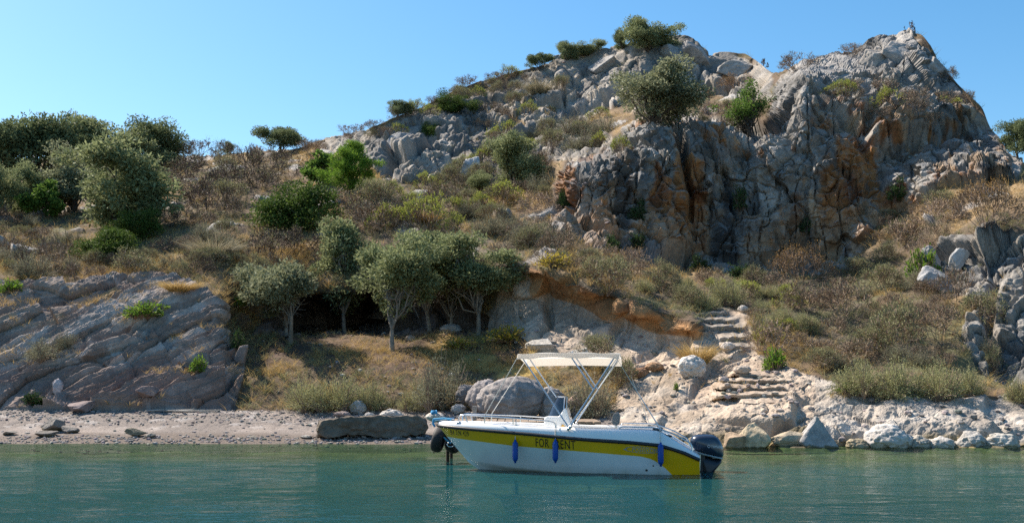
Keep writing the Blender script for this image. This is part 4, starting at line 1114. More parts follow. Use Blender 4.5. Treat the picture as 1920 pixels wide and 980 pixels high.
# ------------------------------------------------------------------ dry grass, one mass
def scatter_grass(name, n, weight, H, wid, mat, label, seed, nb=9):
    r = RS(seed)
    w = weight.ravel() / weight.sum()
    k = r.choice(w.size, n, p=w)
    base = P.reshape(-1, 3)[k] + r.normal(size=(n, 3)) * np.array([.05, .05, 0])
    V, tn = tuft_mesh(seed, .5, 1.0, n * nb, wid, .55)
    V = V * np.array([1, 1, 1])
    hs = np.repeat(r.uniform(.5, 1.2, n) * H, nb)[:, None, None]
    V = V * np.concatenate([np.minimum(hs * 1.6, 1.0), np.minimum(hs * 1.6, 1.0), hs], 2) + np.repeat(base, nb, 0)[:, None, :]
    m = len(V); b = np.arange(m)[:, None] * 5
    F = np.concatenate([b + np.array([[0, 1, 2]]), b + np.array([[0, 2, 3]]), b + np.array([[3, 2, 4]])])
    tint = np.clip(np.repeat(r.uniform(0, .6, n), nb) + tn * .4, 0, 1)
    tag(add(name, np_mesh(name, V.reshape(-1, 3), F, [mat], {'tint': np.repeat(tint, 5)})), label, 'grass', kind='stuff')
soilw = (1 - ROCK) * (1 - SLABR) * (1 - BEACH) * (1 - OUTB) * (1 - BANK * .35) * (1 - STAIR * .8) * (VV < 770) * (1 - .5 * GROVE * smooth(-UU, -840, -760))
scatter_grass('dry_grass', 15000, soilw * (.12 + smooth(n_a + .5 * n_b, -.05, .45)) * smooth(-np.abs(UU - 300), -2000, 0), .30, .010, ML['straw'], 'straw coloured dry grass over the slopes of the hill', 61)
scatter_grass('low_undergrowth', 5500, soilw * smooth(-n_a, -.3, .4) + .10 * CRAG2 + .04 * CRAG * smooth(N0[..., 2], .3, .6), .30, .013, ML['tipgrey'], 'grey green undergrowth between the bushes', 62)
scatter_grass('rock_grass', 700, SLABR * smooth(n_b, .1, .4) * (VV < 720) + .25 * (SHORE * (VV < 740) * smooth(n_b, .2, .4)), .22, .010, ML['straw'], 'tufts of orange grass in the cracks of the tilted rock', 63)
# ------------------------------------------------------------------ boulders
bm = bmesh.new(); bmesh.ops.create_icosphere(bm, subdivisions=5, radius=1.0)
ICO_V = np.array([v.co[:] for v in bm.verts]); ICO_F = np.array([[v.index for v in f.verts] for f in bm.faces]); bm.free()
bm = bmesh.new(); bmesh.ops.create_icosphere(bm, subdivisions=1, radius=1.0)
ICS_V = np.array([v.co[:] for v in bm.verts]); ICS_F = np.array([[v.index for v in f.verts] for f in bm.faces]); bm.free()

def boulder(u, v, wpx, hpx, label, colr=(.42,.39,.36), ang=.55, seed=0, depth=.8, sink=.12, at=None, wet=0.0, name='boulder', group=None, pit=.0, tap=0.0):
    p = surf(u, v) if at is None else Vector(at)
    s = p.y / FPX
    w, h = wpx * s, hpx * s
    V = ICO_V.copy()
    o = np.array([seed * 3.1, seed * 1.7, seed * .9])
    a1, a2, ca, pa = worley(V * .95 + o, 1.0, seed)
    b1, b2, cb, pb = worley(V * 1.0 + o, .42, seed + 5)
    d = 1 + ang * (.55 * pa + .25 * (ca - .5)) + ang * .20 * pb - .05 * (1 - smooth(b2 - b1, 0, .12)) + .10 * fbm(V + o, .8, 4, seed) + .06 * fbm(V + o, .2, 4, seed + 3)
    if pit: d = d - pit * smooth(fbm(V + o, .22, 3, seed + 9), .1, .45)
    if ang >= .5:      # split by flat joints
        r_ = RS(seed); pn = nrm(r_.normal(size=(15, 3))); ph = r_.uniform(.62, 1.0, 15)
        rad = np.min(np.where(V @ pn.T > .12, ph / np.maximum(V @ pn.T, .12), 2.2), 1)
        d = rad * (1 + .05 * pb - .03 * (1 - smooth(b2 - b1, 0, .12)) + .05 * fbm(V + o, .6, 4, seed) + .03 * fbm(V + o, .15, 3, seed + 3))
    V = V * d[:, None]
    if tap: V[:, :2] *= (1 - tap * smooth(V[:, 2], -.9, 1.0))[:, None]
    V /= np.abs(V).max(0)
    rz = RS(seed).uniform(0, 6.28) if ang < .3 else 0
    V = V * np.array([w / 2, w / 2 * depth, h * (1 + sink) / 2])
    V[:, 2] += h * (1 - sink) / 2
    nz = fbm(V, .35, 4, seed + 30); c = np.array(colr)
    alb = c[None] * (1 + .35 * nz)[:, None]
    if wet: alb = np.where((smooth(V[:, 2] + .06 * nz, wet, wet * .35))[:, None] > .5, alb * 0 + np.array([.13, .105, .06]), alb)
    me = np_mesh(name, V, ICO_F, [M_rock], {'albedo': np.clip(alb, .02, .8)}, True)
    ob = tag(add(name, me, None, p), label, 'rock', group)
    return ob
B_ = [
 (1412,840,78,54,'pointed tan boulder standing in the water beside the outboard motor',(.50,.40,.27),.75,.22),
 (1482,840,70,46,'tan angular boulder leaning on the dark faced boulder at the waterline',(.48,.39,.28),.7,.2),
 (1533,843,72,60,'tall dark faced boulder at the waterline below the steps',(.33,.31,.29),.8,.25),
 (1664,840,80,42,'large smooth oval boulder at the waterline of the ledge',(.50,.46,.42),.28,.12),
 (1722,841,44,22,'small low rock beside the large oval boulder at the waterline',(.40,.36,.30),.4,.15),
 (1765,839,48,20,'flat pale stone in the row of waterline rocks',(.48,.44,.39),.3,.1),
 (1822,840,56,30,'round grey rock at the waterline near the ledge crack',(.42,.39,.35),.35,.13),
 (1874,840,64,28,'low wedge rock at the waterline near the picture edge',(.44,.41,.36),.4,.12),
 (1608,838,40,16,'flat weedy rock at the waterline before the oval boulder',(.30,.25,.17),.4,.1),
 (1380,836,50,30,'brown rock at the waterline behind the outboard motor',(.34,.25,.17),.6,.15),
 (1298,714,60,40,'pitted white boulder beside the lower steps',(.55,.50,.45),.3,0),
 (1363,658,30,18,'small pale stone at the bend of the steps',(.55,.48,.42),.4,0),
 (1392,700,36,16,'low stone lying where the lower steps end',(.46,.38,.31),.4,0),
 (1392,592,24,14,'pale stone at the top of the upper steps',(.50,.45,.40),.4,0),
 (1202,708,34,18,'rust brown stone lying on the pale shore rock',(.34,.19,.11),.4,0),
 (1228,704,38,16,'brown stone touching the rust brown one',(.36,.22,.13),.4,0),
 (958,786,130,80,'largest smooth grey boulder behind the bow rail of the boat',(.29,.26,.245),.26,0),
 (908,778,72,72,'dark purple grey boulder tucked beside the largest grey boulder',(.24,.215,.21),.35,0),
 (876,760,46,44,'small dark boulder between the saltbush and the purple grey boulder',(.22,.20,.19),.45,0),
 (1030,782,62,56,'grey boulder behind the boat console',(.33,.30,.28),.35,0),
 (1086,778,56,42,'reddish boulder seen behind the steering wheel',(.36,.25,.20),.5,0),
 (845,618,44,18,'grey stone lying under the last grove olive',(.33,.32,.31),.4,0),
 (768,634,20,12,'small stone beside the forward olive trunk',(.36,.30,.26),.4,0),
 (671,773,33,24,'rounded pale boulder at the edge of the beach saltbush',(.46,.43,.40),.3,0),
 (735,783,46,18,'flat whitish stone on the upper beach',(.50,.46,.42),.35,0),
 (640,779,34,10,'flat reddish slab stone below the beach saltbush',(.28,.22,.20),.4,0),
 (692,782,22,10,'small pale stone between the two beach boulders',(.46,.43,.40),.4,0),
 (860,776,30,18,'pale stone on the beach behind the jetty end',(.44,.42,.40),.35,0),
 (108,738,19,30,'pinkish upright stone stuck in the foot of the tilted rock',(.46,.40,.39),.45,0),
 (446,694,32,40,'shaded upright rock beside the foot of the tilted rock',(.26,.21,.19),.55,0),
 (106,808,62,26,'largest dark sea washed rock on the beach edge',(.22,.20,.18),.65,.1),
 (85,818,48,12,'flat wet rock in front of the largest sea washed rock',(.20,.18,.16),.6,.06),
 (18,814,34,10,'low dark rock at the beach edge by the picture border',(.20,.18,.16),.6,.06),
 (252,820,40,17,'weedy dark rock in the shallow water off the beach',(.20,.18,.13),.6,.1),
 (282,822,26,10,'small dark rock beside the weedy rock',(.18,.165,.14),.6,.06),
 (130,812,34,14,'dark jagged rock behind the flat wet rock',(.20,.18,.16),.6,.07),
 (474,824,16,6,'tiny dark stone at the water edge of the beach',(.20,.18,.15),.5,0),
 (575,822,26,6,'flat wet stone at the water edge near the concrete beam',(.35,.32,.28),.4,0),
 (150,772,60,20,'low reddish rock at the back of the beach',(.24,.19,.18),.6,0),
 (280,765,44,20,'reddish layered rock at the foot of the tilted rock',(.26,.19,.17),.6,0),
 (1740,500,46,52,'upper split grey block leaning above the vine',(.34,.33,.32),.6,0),
 (1752,545,64,54,'lower split grey block with flat pale face',(.35,.34,.33),.6,0),
 (1785,490,46,44,'grey block next to the split pair',(.38,.37,.36),.6,0),
 (1010,650,60,30,'pale ridged rock at the foot of the undercut wall',(.46,.42,.37),.5,0),
 (1080,668,50,26,'white edged rock lying below the undercut wall',(.44,.41,.37),.5,0),
 (1688,92,64,46,'topmost squared rock block on the very peak',(.36,.33,.30),.7,0),
 (1650,108,60,40,'squared rock block just below the peak beside the bare round shrub',(.33,.30,.27),.7,0),
 (1738,142,54,52,'blocky rock forming the steep shoulder under the peak',(.34,.31,.28),.7,0),
 (1262,96,80,46,'large rounded rock block beside the summit tree',(.31,.30,.28),.6,0),
 (1312,112,56,48,'squared rock block standing next to the summit notch',(.30,.28,.265),.7,0),
 (1380,130,66,40,'rock block on the skyline beyond the summit notch',(.32,.30,.275),.65,0),
 (1128,118,64,44,'grey rock block under the low olive shrub of the ridge',(.30,.285,.27),.65,0),
 (742,262,56,36,'grey rock block on the skyline edge of the outcrop',(.30,.29,.28),.65,0),
 (888,330,60,52,'isolated pale grey crag block on the slope below the ridge',(.40,.40,.40),.65,0),
]
for i, (u, v, w, h, lb, cl_, an, wet) in enumerate(B_):
    at = None
    if v >= 836: 
        at = unproj(u, v, 28.0 if u > 1000 else 29.2); at[2] = -0.12; h += 9; w *= 1.15
    if 'block' in lb and v < 300:      # bedded in the crag
        w *= 1.25; h *= 1.1; at = surf(u, v); at.z -= .40 * h * at.y / FPX; at.y += .25
    boulder(u, v, w, h, lb, cl_, an, 11 + i * 3, .8, .16, at, wet, pit=.12 if 'pitted' in lb else .03, tap=.75 if ('pointed' in lb or 'tall dark' in lb) else .45 if 'angular' in lb else 0)

# pebbles of the beach, one mass of small stones
def pebbles(name, n, weight, s0, s1, label, seed):
    r = RS(seed)
    w = weight.ravel() / weight.sum()
    k = r.choice(w.size, n, p=w)
    base = P.reshape(-1, 3)[k]
    sz = r.uniform(0, 1, n) ** 2.5 * (s1 - s0) + s0
    sc = sz[:, None] * r.uniform(.6, 1.3, (n, 3)) * np.array([1, 1, .6])
    V = ICS_V[None] * (1 + r.uniform(-.22, .22, (n, len(ICS_V), 1))) * sc[:, None] + (base + np.array([0, 0, 1]) * sc[:, 2:] * .35)[:, None]
    F = (ICS_F[None] + (np.arange(n) * len(ICS_V))[:, None, None]).reshape(-1, 3)
    g = r.uniform(.25, .5, (n, 1)); colr = g * .8 * np.array([1, .90, .83]) + r.uniform(-.02, .02, (n, 3))
    tag(add(name, np_mesh(name, V.reshape(-1, 3), F, [M_beach], {'albedo': np.repeat(np.clip(colr, .05, .7), len(ICS_V), 0)})), label, 'pebbles', kind='stuff')
pebbles('beach_pebbles', 4600, BEACH * (.10 + smooth(VV, 800, 782) + 1.5 * smooth(VV, 815, 824) * (VV < 832)), .012, .065, 'grey pebbles along the beach and the water edge', 71)
pebbles('slope_rubble', 1000, (SHORE * .25 + STAIR * .25 + BANK * .08 + WALL * .2 + GROVE * .15 + CRAG2 * .4 + OUTB * .5) * smooth(N0[..., 2], .2, .6) * (VV < 815), .03, .13, 'loose stone rubble on the banks and ledges', 72)

def rough_box(sx, sy, sz, seed, cuts=9, amp=.03, colr=(.46,.36,.28), rnd=.18):
    b = bmesh.new(); bmesh.ops.create_cube(b, size=1.0); bmesh.ops.subdivide_edges(b, edges=b.edges[:], cuts=cuts, use_grid_fill=True)
    V = np.array([q.co[:] for q in b.verts]); F = np.array([[q.index for q in f.verts] for f in b.faces]); b.free()
    e = np.abs(V * 2) ** 8
    V = V * (1 - rnd * .25 * np.clip(e.sum(1) - 1, 0, 2))[:, None]
    V = V * np.array([sx, sy, sz])
    nn = nrm(V / np.array([sx, sy, sz]))
    V = V + nn * (amp * fbm(V + seed, .45, 4, seed) + amp * .6 * fbm(V + seed, .12, 3, seed + 1))[:, None]
    nz = fbm(V + seed, .3, 4, seed + 2)
    return V, F, np.array(colr)[None] * (1 + .3 * nz)[:, None]
# ------------------------------------------------------------------ concrete beam, jetty, tyres
a = unproj(592, 821, 29.75); b = unproj(796, 815, 30.1)
V, F, al = rough_box(float(np.linalg.norm(b - a)), .65, .50, 610, 54, .12, (.16,.13,.10), .10)
endw = smooth(np.abs(V[:, 0]), 1.15, 1.5)
V = V * (1 - endw[:, None] * np.array([.0, .12, .14])) + endw[:, None] * .09 * np.stack([fbm(V + 3, .3, 3, 611 + k) for k in range(3)], -1)
beam = add('concrete_beam', np_mesh('concrete_beam', V, F, [M_rock], {'albedo': np.clip(al, .03, .6)}, True))
beam.location = Vector((a + b) / 2) + Vector((0, .3, .24)); beam.rotation_euler = (math.radians(-4), math.radians(-1.0), math.atan2(b[1] - a[1], b[0] - a[0]))
tag(beam, 'broken weathered concrete beam lying on the beach at the water edge', 'beam')

M_wood = simple('weathered_wood', (.22,.16,.11), .85, var=.4, vscale=9, bump=.6, bscale=25)
M_woodg = simple('grey_wood', (.34,.31,.27), .85, var=.3, vscale=9, bump=.5, bscale=25)
M_rust = simple('rusty_steel', (.05,.03,.02), .85, var=.4, vscale=14, bump=.4, bscale=40)
M_rubber = simple('tyre_rubber', (.008,.008,.009), .7, var=.3, vscale=6, bump=.2, bscale=30)
def box_mesh(name, sx, sy, sz, mat, bev=.006):
    b = bmesh.new(); bmesh.ops.create_cube(b, size=1.0)
    bmesh.ops.scale(b, vec=(sx, sy, sz), verts=b.verts)
    if bev: bmesh.ops.bevel(b, geom=b.edges[:], offset=bev, segments=2, affect='EDGES', profile=.6)
    me = bpy.data.meshes.new(name); b.to_mesh(me); b.free(); me.materials.append(mat)
    return me
JX0, JX1, JY0, JY1, JZ = -1.46, 1.72, 22.7, 24.3, .83
jet = empty('jetty', ((JX0 + JX1) / 2, JY0, 0)); tag(jet, 'low wooden jetty on piles hidden behind the boat', 'jetty')
pm = box_mesh('plank', .15, JY1 - JY0, .045, M_wood)
n = int((JX1 - JX0) / .165)
for i in range(n + 1):
    o = add('plank', pm, jet); o.location = (JX0 + .075 + i * .165 - jet.location.x, (JY1 - JY0) / 2 + RV.uniform(-.03, .03), JZ - .022 + RV.uniform(-.006, .006)); o.rotation_euler = (0, 0, RV.uniform(-.012, .012))
sm_ = box_mesh('beam', JX1 - JX0 - .02, .12, .14, M_wood)
for yy in (.12, JY1 - JY0 - .12):
    o = add('beam', sm_, jet); o.location = (0, yy, JZ - .118)
tv, tf = tube(np.array([[0, 0, -1.2], [0, 0, 0], [0, 0, JZ - .19]]), np.array([.035, .035, .035]), 10)
pile = np_mesh('pile', tv, tf, [M_rust], None, True)
for xx in (JX0 + .14, .1, JX1 - .14):
    for yy in (.12, JY1 - JY0 - .12):
        o = add('pile', pile, jet); o.location = (xx - jet.location.x, yy, 0)
p = unproj(890, 787, 23.6)
post = add('wooden_post', box_mesh('wooden_post', .085, .085, .30, M_woodg, .012)); post.location = (p[0], 23.6, JZ + .15)
tag(post, 'short grey wooden post standing on the jetty behind the bow rail', 'post')

def torus_mesh(name, R, r, mat, n1=40, n2=16, flat=1.35, hole=.72):
    th = np.linspace(0, 2 * math.pi, n1, endpoint=False); ph = np.linspace(0, 2 * math.pi, n2, endpoint=False)
    T_, P_ = np.meshgrid(th, ph, indexing='ij')
    sq = lambda a: np.sign(a) * np.abs(a) ** .75
    rr = R + r * sq(np.cos(P_)); yy = r * flat * sq(np.sin(P_))
    V = np.stack([rr * np.cos(T_), yy, rr * np.sin(T_)], -1)
    rib = (np.arange(n1) % 2 == 0)[:, None] & (np.cos(P_) > .8)
    V = V * (1 + .012 * rib[..., None])
    i = np.arange(n1 * n2).reshape(n1, n2)
    F = np.stack([i, np.roll(i, -1, 0), np.roll(np.roll(i, -1, 0), -1, 1), np.roll(i, -1, 1)], -1).reshape(-1, 4)
    return np_mesh(name, V.reshape(-1, 3), F, [mat], None, True)
tm = torus_mesh('tyre', .17, .08, M_rubber, 48)
for (u, v, Y, rz, ry, lb) in ((822, 824, 22.45, 84, 10, 'worn black tyre hung as a fender on the jetty end beside the bow'), (852, 826, 22.6, 62, -8, 'second black tyre half hidden behind the bow of the boat')):
    o = add('tyre', tm); p = unproj(u, v, Y); o.location = Vector(p); o.rotation_euler = (math.radians(14), math.radians(ry), math.radians(rz))
    tag(o, lb, 'tyre')
# pale sack tied with blue rope on the jetty end
M_sack = simple('pale_sacking', (.55,.47,.40), .95, var=.3, vscale=12, bump=.7, bscale=30)
M_blue = simple('blue_rope', (.05,.30,.55), .8, var=.3, vscale=60, bump=.5, bscale=120)
V = ICO_V * (1 + .22 * fbm(ICO_V, .7, 4, 77) + .08 * fbm(ICO_V, .2, 3, 78))[:, None] * np.array([.19, .15, .10])
V[:, 2] += .09
p = unproj(816, 785, 22.9)
sack = empty('sack', (p[0], 22.95, JZ)); tag(sack, 'pale crumpled sack tied with blue rope on the jetty end', 'sack')
add('bag', np_mesh('bag', V, ICO_F, [M_sack], None, True), sack)
th = np.linspace(0, 6.283, 26)
for k, (rr, zz) in enumerate(((.055, .165), (.06, .19), (.05, .21))):
    tv, tf = tube(np.stack([rr * np.cos(th) - .02, rr * np.sin(th) - .09, zz + .01 * np.sin(3 * th)], -1), np.full(26, .014), 6)
    add('rope_coil', np_mesh('rope_coil', tv, tf, [M_blue], None, True), sack)
# driftwood at the back of the beach
def driftwood(u, v, n, span, label, seed):
    r = RS(seed); root = empty('driftwood', surf(u, v)); tag(root, label, 'driftwood')
    for i in range(n):
        L = r.uniform(.4, 1.1); a0 = np.array([r.uniform(-span, span), r.uniform(-.2, .2), .03 + .03 * i / n]); aa = r.uniform(-.35, .35)
        e = a0 + np.array([math.cos(aa), math.sin(aa), r.uniform(-.02, .06)]) * L
        tv, tf = tube(bez(a0, (a0 + e) / 2 + r.normal(size=3) * .04, e, 6), np.linspace(.02, .009, 6), 5)
        add('stick', np_mesh('stick', tv, tf, [M_woodg], None, True), root)
driftwood(330, 773, 14, 1.0, 'scattered driftwood sticks along the back of the beach', 5)
# ------------------------------------------------------------------ the rental boat
# local axes: x from bow (negative) to stern, y away from the viewer, z up from the waterline
BX0, BX1 = -2.47, 2.42
def ip(x, xs, ys): return np.interp(x, xs, ys)
def z_rub(x): return ip(x, [-2.47,-1.6,-.6,0,.4,1.2,1.7,1.95,2.15,2.42], [.82,.765,.70,.648,.615,.57,.525,.455,.39,.27])
def z_top(x): return ip(x, [-2.47,-2.2,-1.6,-.6,0,.4,1.2,1.68,1.85,2.1,2.42], [.90,.905,.885,.85,.825,.81,.80,.785,.70,.545,.345])
def z_yel(x): return ip(x, [-2.47,-2.3,-.9,.37,1.0,1.37,1.55,1.68,1.8,1.93,2.42], [.65,.61,.475,.395,.35,.325,.285,.22,.13,0,-.5])
WL = [0, .4, 1.0]
def stem(w): return np.interp(w, WL, [-1.30, -1.86, -2.47]), np.interp(w, WL, [-.26, .12, .82])
def hull_pt(t, w):
    """half breadth and height of the hull skin at length t (0 bow, 1 stern) and level w (0 keel, .4 chine, 1 rub rail)"""
    xs, _ = stem(w)
    x = xs + (BX1 - xs) * t
    br = .95 * (1 - (1 - t) ** 2.7) ** .62 * (1 - .09 * np.clip(t - .5, 0, 1) * 2)
    bc = .80 * (1 - (1 - t) ** 2.2) ** .85
    zc = .12 * (1 - t) ** 2 + -.06 * (1 - (1 - t) ** 2); zc = .18 * np.exp(-3.2 * t) - .06 * (1 - np.exp(-3 * t))
    zk = -.26 + 0 * t
    lo_ = np.clip(w / .4, 0, 1); hi = np.clip((w - .4) / .6, 0, 1)
    flare = hi + (.28 * (1 - t) ** 1.5) * (hi * hi - hi)
    y = np.where(w < .4, bc * lo_, bc + (br - bc) * flare)
    z0, z1 = np.where(t < 1e-6, stem(.4)[1], zc), z_rub(x)
    z = np.where(w < .4, zk + (z0 - zk) * lo_, z0 + (z1 - z0) * hi)
    return x, y, z
def hull_b(x, z):
    """half breadth of the skin at (x, z)"""
    w = np.linspace(.0, 1, 60)
    xs, _ = stem(w); t = np.clip((x - xs) / (BX1 - xs), 0, 1)
    X, Yb, Z = hull_pt(t, w)
    return float(np.interp(z, Z, Yb))

M_gel = simple('white_gelcoat', (.80,.80,.79), .22, var=.03, vscale=3, coat=.3)
M_seat = simple('white_vinyl', (.74,.73,.70), .5, var=.05, vscale=9)
M_black = simple('black_rubber_rail', (.015,.016,.02), .45)
M_steel = simple('stainless_tube', (.62,.63,.64), .18, 1.0)
M_alu = simple('sky_tinted_tube', (.42,.50,.60), .35, .6)  # aluminium, with the blue of the reflected sky put into its base colour
M_navy = simple('navy_cowling', (.022,.032,.055), .22, var=.1, vscale=4, coat=.5)
M_navyd = simple('dark_engine_leg', (.016,.022,.036), .4, var=.1, vscale=4)
M_rope = simple('white_rope', (.62,.60,.55), .9, var=.2, vscale=80)
M_letter = simple('black_lettering', (.012,.012,.014), .5)
M_silver = simple('silver_lettering', (.30,.33,.33), .4)
M_white = simple('white_lettering', (.75,.76,.78), .5)
M_cyan = simple('blue_strap', (.06,.30,.50), .75, var=.2, vscale=40)
M_fend = simple('blue_vinyl_fender', (.001,.065,.32), .4, spec=.3, var=.12, vscale=7)
M_grey = simple('grey_plastic', (.20,.19,.175), .6)
M_amber = simple('amber_sticker', (.65,.36,.05), .5)
def hull_mat():
    m = bpy.data.materials.new('striped_gelcoat'); n, l = nodes_of(m); p = n['Principled BSDF']
    p.inputs['Roughness'].default_value = .2; p.inputs['Coat Weight'].default_value = .3
    at = n.new('ShaderNodeAttribute'); at.attribute_name = 'stripe'
    mr = n.new('ShaderNodeMapRange'); mr.inputs['From Min'].default_value = -.002; mr.inputs['From Max'].default_value = .002
    l.new(at.outputs['Fac'], mr.inputs['Value'])
    tc = n.new('ShaderNodeTexCoord'); nz = n.new('ShaderNodeTexNoise'); nz.inputs['Scale'].default_value = 5; nz.inputs['Detail'].default_value = 6
    l.new(tc.outputs['Object'], nz.inputs['Vector'])
    sx = n.new('ShaderNodeSeparateXYZ'); l.new(tc.outputs['Object'], sx.inputs[0])
    gr = n.new('ShaderNodeMapRange'); gr.inputs['From Min'].default_value = .16; gr.inputs['From Max'].default_value = -.02; l.new(sx.outputs['Z'], gr.inputs['Value'])
    mu = n.new('ShaderNodeMath'); mu.operation = 'MULTIPLY'; l.new(gr.outputs[0], mu.inputs[0]); l.new(nz.outputs['Fac'], mu.inputs[1])
    w0 = n.new('ShaderNodeMix'); w0.data_type = 'RGBA'; w0.inputs['A'].default_value = (.78, .79, .78, 1); w0.inputs['B'].default_value = (.30, .32, .22, 1)
    l.new(mu.outputs[0], w0.inputs['Factor'])
    mx = n.new('ShaderNodeMix'); mx.data_type = 'RGBA'; mx.inputs['B'].default_value = (.88, .47, .001, 1)
    l.new(w0.outputs['Result'], mx.inputs['A']); l.new(mr.outputs[0], mx.inputs['Factor'])
    n3 = n.new('ShaderNodeTexNoise'); n3.inputs['Scale'].default_value = 2.2; n3.inputs['Detail'].default_value = 9; n3.inputs['Roughness'].default_value = .7
    mp3 = n.new('ShaderNodeMapping'); mp3.inputs['Scale'].default_value = (3, 3, .8); l.new(tc.outputs['Object'], mp3.inputs['Vector']); l.new(mp3.outputs[0], n3.inputs['Vector'])
    s3 = n.new('ShaderNodeMapRange'); s3.inputs['From Min'].default_value = .35; s3.inputs['From Max'].default_value = .7; s3.inputs['To Min'].default_value = 1.0; s3.inputs['To Max'].default_value = .90
    l.new(n3.outputs['Fac'], s3.inputs['Value'])
    sc3 = n.new('ShaderNodeVectorMath'); sc3.operation = 'SCALE'; l.new(mx.outputs['Result'], sc3.inputs[0]); l.new(s3.outputs[0], sc3.inputs['Scale'])
    l.new(sc3.outputs['Vector'], p.inputs['Base Color'])
    r3 = n.new('ShaderNodeMapRange'); r3.inputs['To Min'].default_value = .14; r3.inputs['To Max'].default_value = .42; l.new(n3.outputs['Fac'], r3.inputs['Value']); l.new(r3.outputs[0], p.inputs['Roughness'])
    return m
M_hull = hull_mat()
def canopy_mat():
    m = bpy.data.materials.new('cream_canvas'); n, l = nodes_of(m); out = n['Material Output']; p = n['Principled BSDF']
    p.inputs['Base Color'].default_value = (.78, .75, .70, 1); p.inputs['Roughness'].default_value = .85
    t = n.new('ShaderNodeBsdfTranslucent'); t.inputs['Color'].default_value = (.86, .78, .68, 1)
    ms = n.new('ShaderNodeMixShader'); ms.inputs[0].default_value = .6
    tc = n.new('ShaderNodeTexCoord'); nz = n.new('ShaderNodeTexNoise'); nz.inputs['Scale'].default_value = 3; l.new(tc.outputs['Object'], nz.inputs['Vector'])
    b = n.new('ShaderNodeBump'); b.inputs['Distance'].default_value = .03; b.inputs['Strength'].default_value = .5; l.new(nz.outputs['Fac'], b.inputs['Height'])
    l.new(b.outputs[0], p.inputs['Normal']); l.new(p.outputs[0], ms.inputs[1]); l.new(t.outputs[0], ms.inputs[2]); l.new(ms.outputs[0], out.inputs['Surface'])
    return m

BOAT_Y = 20.9
boat = empty('motor_boat', ((1062 - 960) / FPX * BOAT_Y, BOAT_Y, 0)); boat.rotation_euler = (0, 0, math.radians(-7))
tag(boat, 'white and yellow open motor boat with bimini canopy and FOR RENT on its side', 'boat')

def bpart(name, V, F, mat, parent=None, sm=True, attrs=None):
    return add(name, np_mesh(name, V, F, [mat], attrs, sm), boat if parent is None else parent)
def gridf(n, m, o=0):
    i = np.arange(n * m).reshape(n, m) + o
    return np.stack([i[:-1, :-1], i[:-1, 1:], i[1:, 1:], i[1:, :-1]], -1).reshape(-1, 4)
tt = np.linspace(0, 1, 90) ** 1.25; ww = np.concatenate([np.linspace(0, .4, 8), np.linspace(.42, 1, 34)])
TT, WW = np.meshgrid(tt, ww, indexing='ij')
X, Yb, Z = hull_pt(TT, WW)
Vn = np.stack([X, -Yb, Z], -1).reshape(-1, 3); Vf = np.stack([X, Yb, Z], -1).reshape(-1, 3)
F = gridf(*X.shape); nV = len(Vn)
# transom
tr = np.stack([X[-1], -Yb[-1], Z[-1]], -1); tr2 = np.stack([X[-1], Yb[-1], Z[-1]], -1)
Vt = np.concatenate([tr, tr2]); k = len(tr); Ft = np.stack([np.arange(k - 1), np.arange(1, k), np.arange(1, k) + k, np.arange(k - 1) + k], -1)
V = np.concatenate([Vn, Vf, Vt]); F = np.concatenate([F, F[:, ::-1] + nV, Ft + 2 * nV])
bpart('hull', V, F, M_hull, attrs={'stripe': V[:, 2] - z_yel(V[:, 0])})
# gunwale, side decks, cockpit liner and foredeck in one moulding
xs_ = BX0 + (BX1 - BX0) * tt
br = hull_pt(tt, np.ones_like(tt))[1]
zr, zt = z_rub(xs_), z_top(xs_)
fl = np.where(xs_ < -1.35, zt - .03, .30)
fl = np.where((xs_ >= -1.35) & (xs_ < -1.2), zt - .03 + (xs_ + 1.35) / .15 * (.30 - zt + .03), fl)
rows = [(br, zr + .012), (br - .005, zr + .35 * (zt - zr)), (br - .025, zr + .75 * (zt - zr)), (br - .06, zt - .015), (br - .10, zt), (np.maximum(br - .28, 0), zt + .006), (np.maximum(br - .31, 0), zt - .02), (np.maximum(br - .34, 0), fl), (0 * br, fl)]
Gy = np.maximum(np.stack([r_[0] for r_ in rows], 1), 0); Gz = np.stack([r_[1] for r_ in rows], 1); Gx = np.repeat(xs_[:, None], len(rows), 1)
V1 = np.stack([Gx, -Gy, Gz], -1).reshape(-1, 3); V2 = np.stack([Gx, Gy, Gz], -1).reshape(-1, 3); F = gridf(*Gx.shape)
k = Gx.shape[1]
V3 = np.concatenate([np.stack([Gx[-1], -Gy[-1], Gz[-1]], -1), np.stack([Gx[-1], Gy[-1], Gz[-1]], -1)])
F3 = np.stack([np.arange(k - 1), np.arange(1, k), np.arange(1, k) + k, np.arange(k - 1) + k], -1)
bpart('deck', np.concatenate([V1, V2, V3]), np.concatenate([F, F[:, ::-1] + len(V1), F3 + 2 * len(V1)]), M_gel)
# rub rail
pts = np.stack([xs_, -br - .008, zr], -1); pts2 = pts * np.array([1, -1, 1])
pr = np.concatenate([pts[::-1], pts2[1:]])
tv, tf = tube(pr, np.full(len(pr), .032), 8); bpart('rub_rail', tv, tf, M_black)

def pipe(name, path, r, mat, parent=None, k=8, sm=None):
    path = np.asarray(path, float)
    if sm:   # round the corners
        q = [path[0]]
        for i in range(1, len(path) - 1):
            a, b, c = path[i - 1], path[i], path[i + 1]
            p0 = b + nrm(a - b) * min(sm, np.linalg.norm(a - b) * .45); p1 = b + nrm(c - b) * min(sm, np.linalg.norm(c - b) * .45)
            q += list(bez(p0, b, p1, 6))
        q.append(path[-1]); path = np.array(q)
    tv, tf = tube(path, np.full(len(path), r), k)
    return bpart(name, tv, tf, mat, parent)
def hb(x): return float(np.interp(x, xs_, br))
def ztf(x): return float(z_top(x))
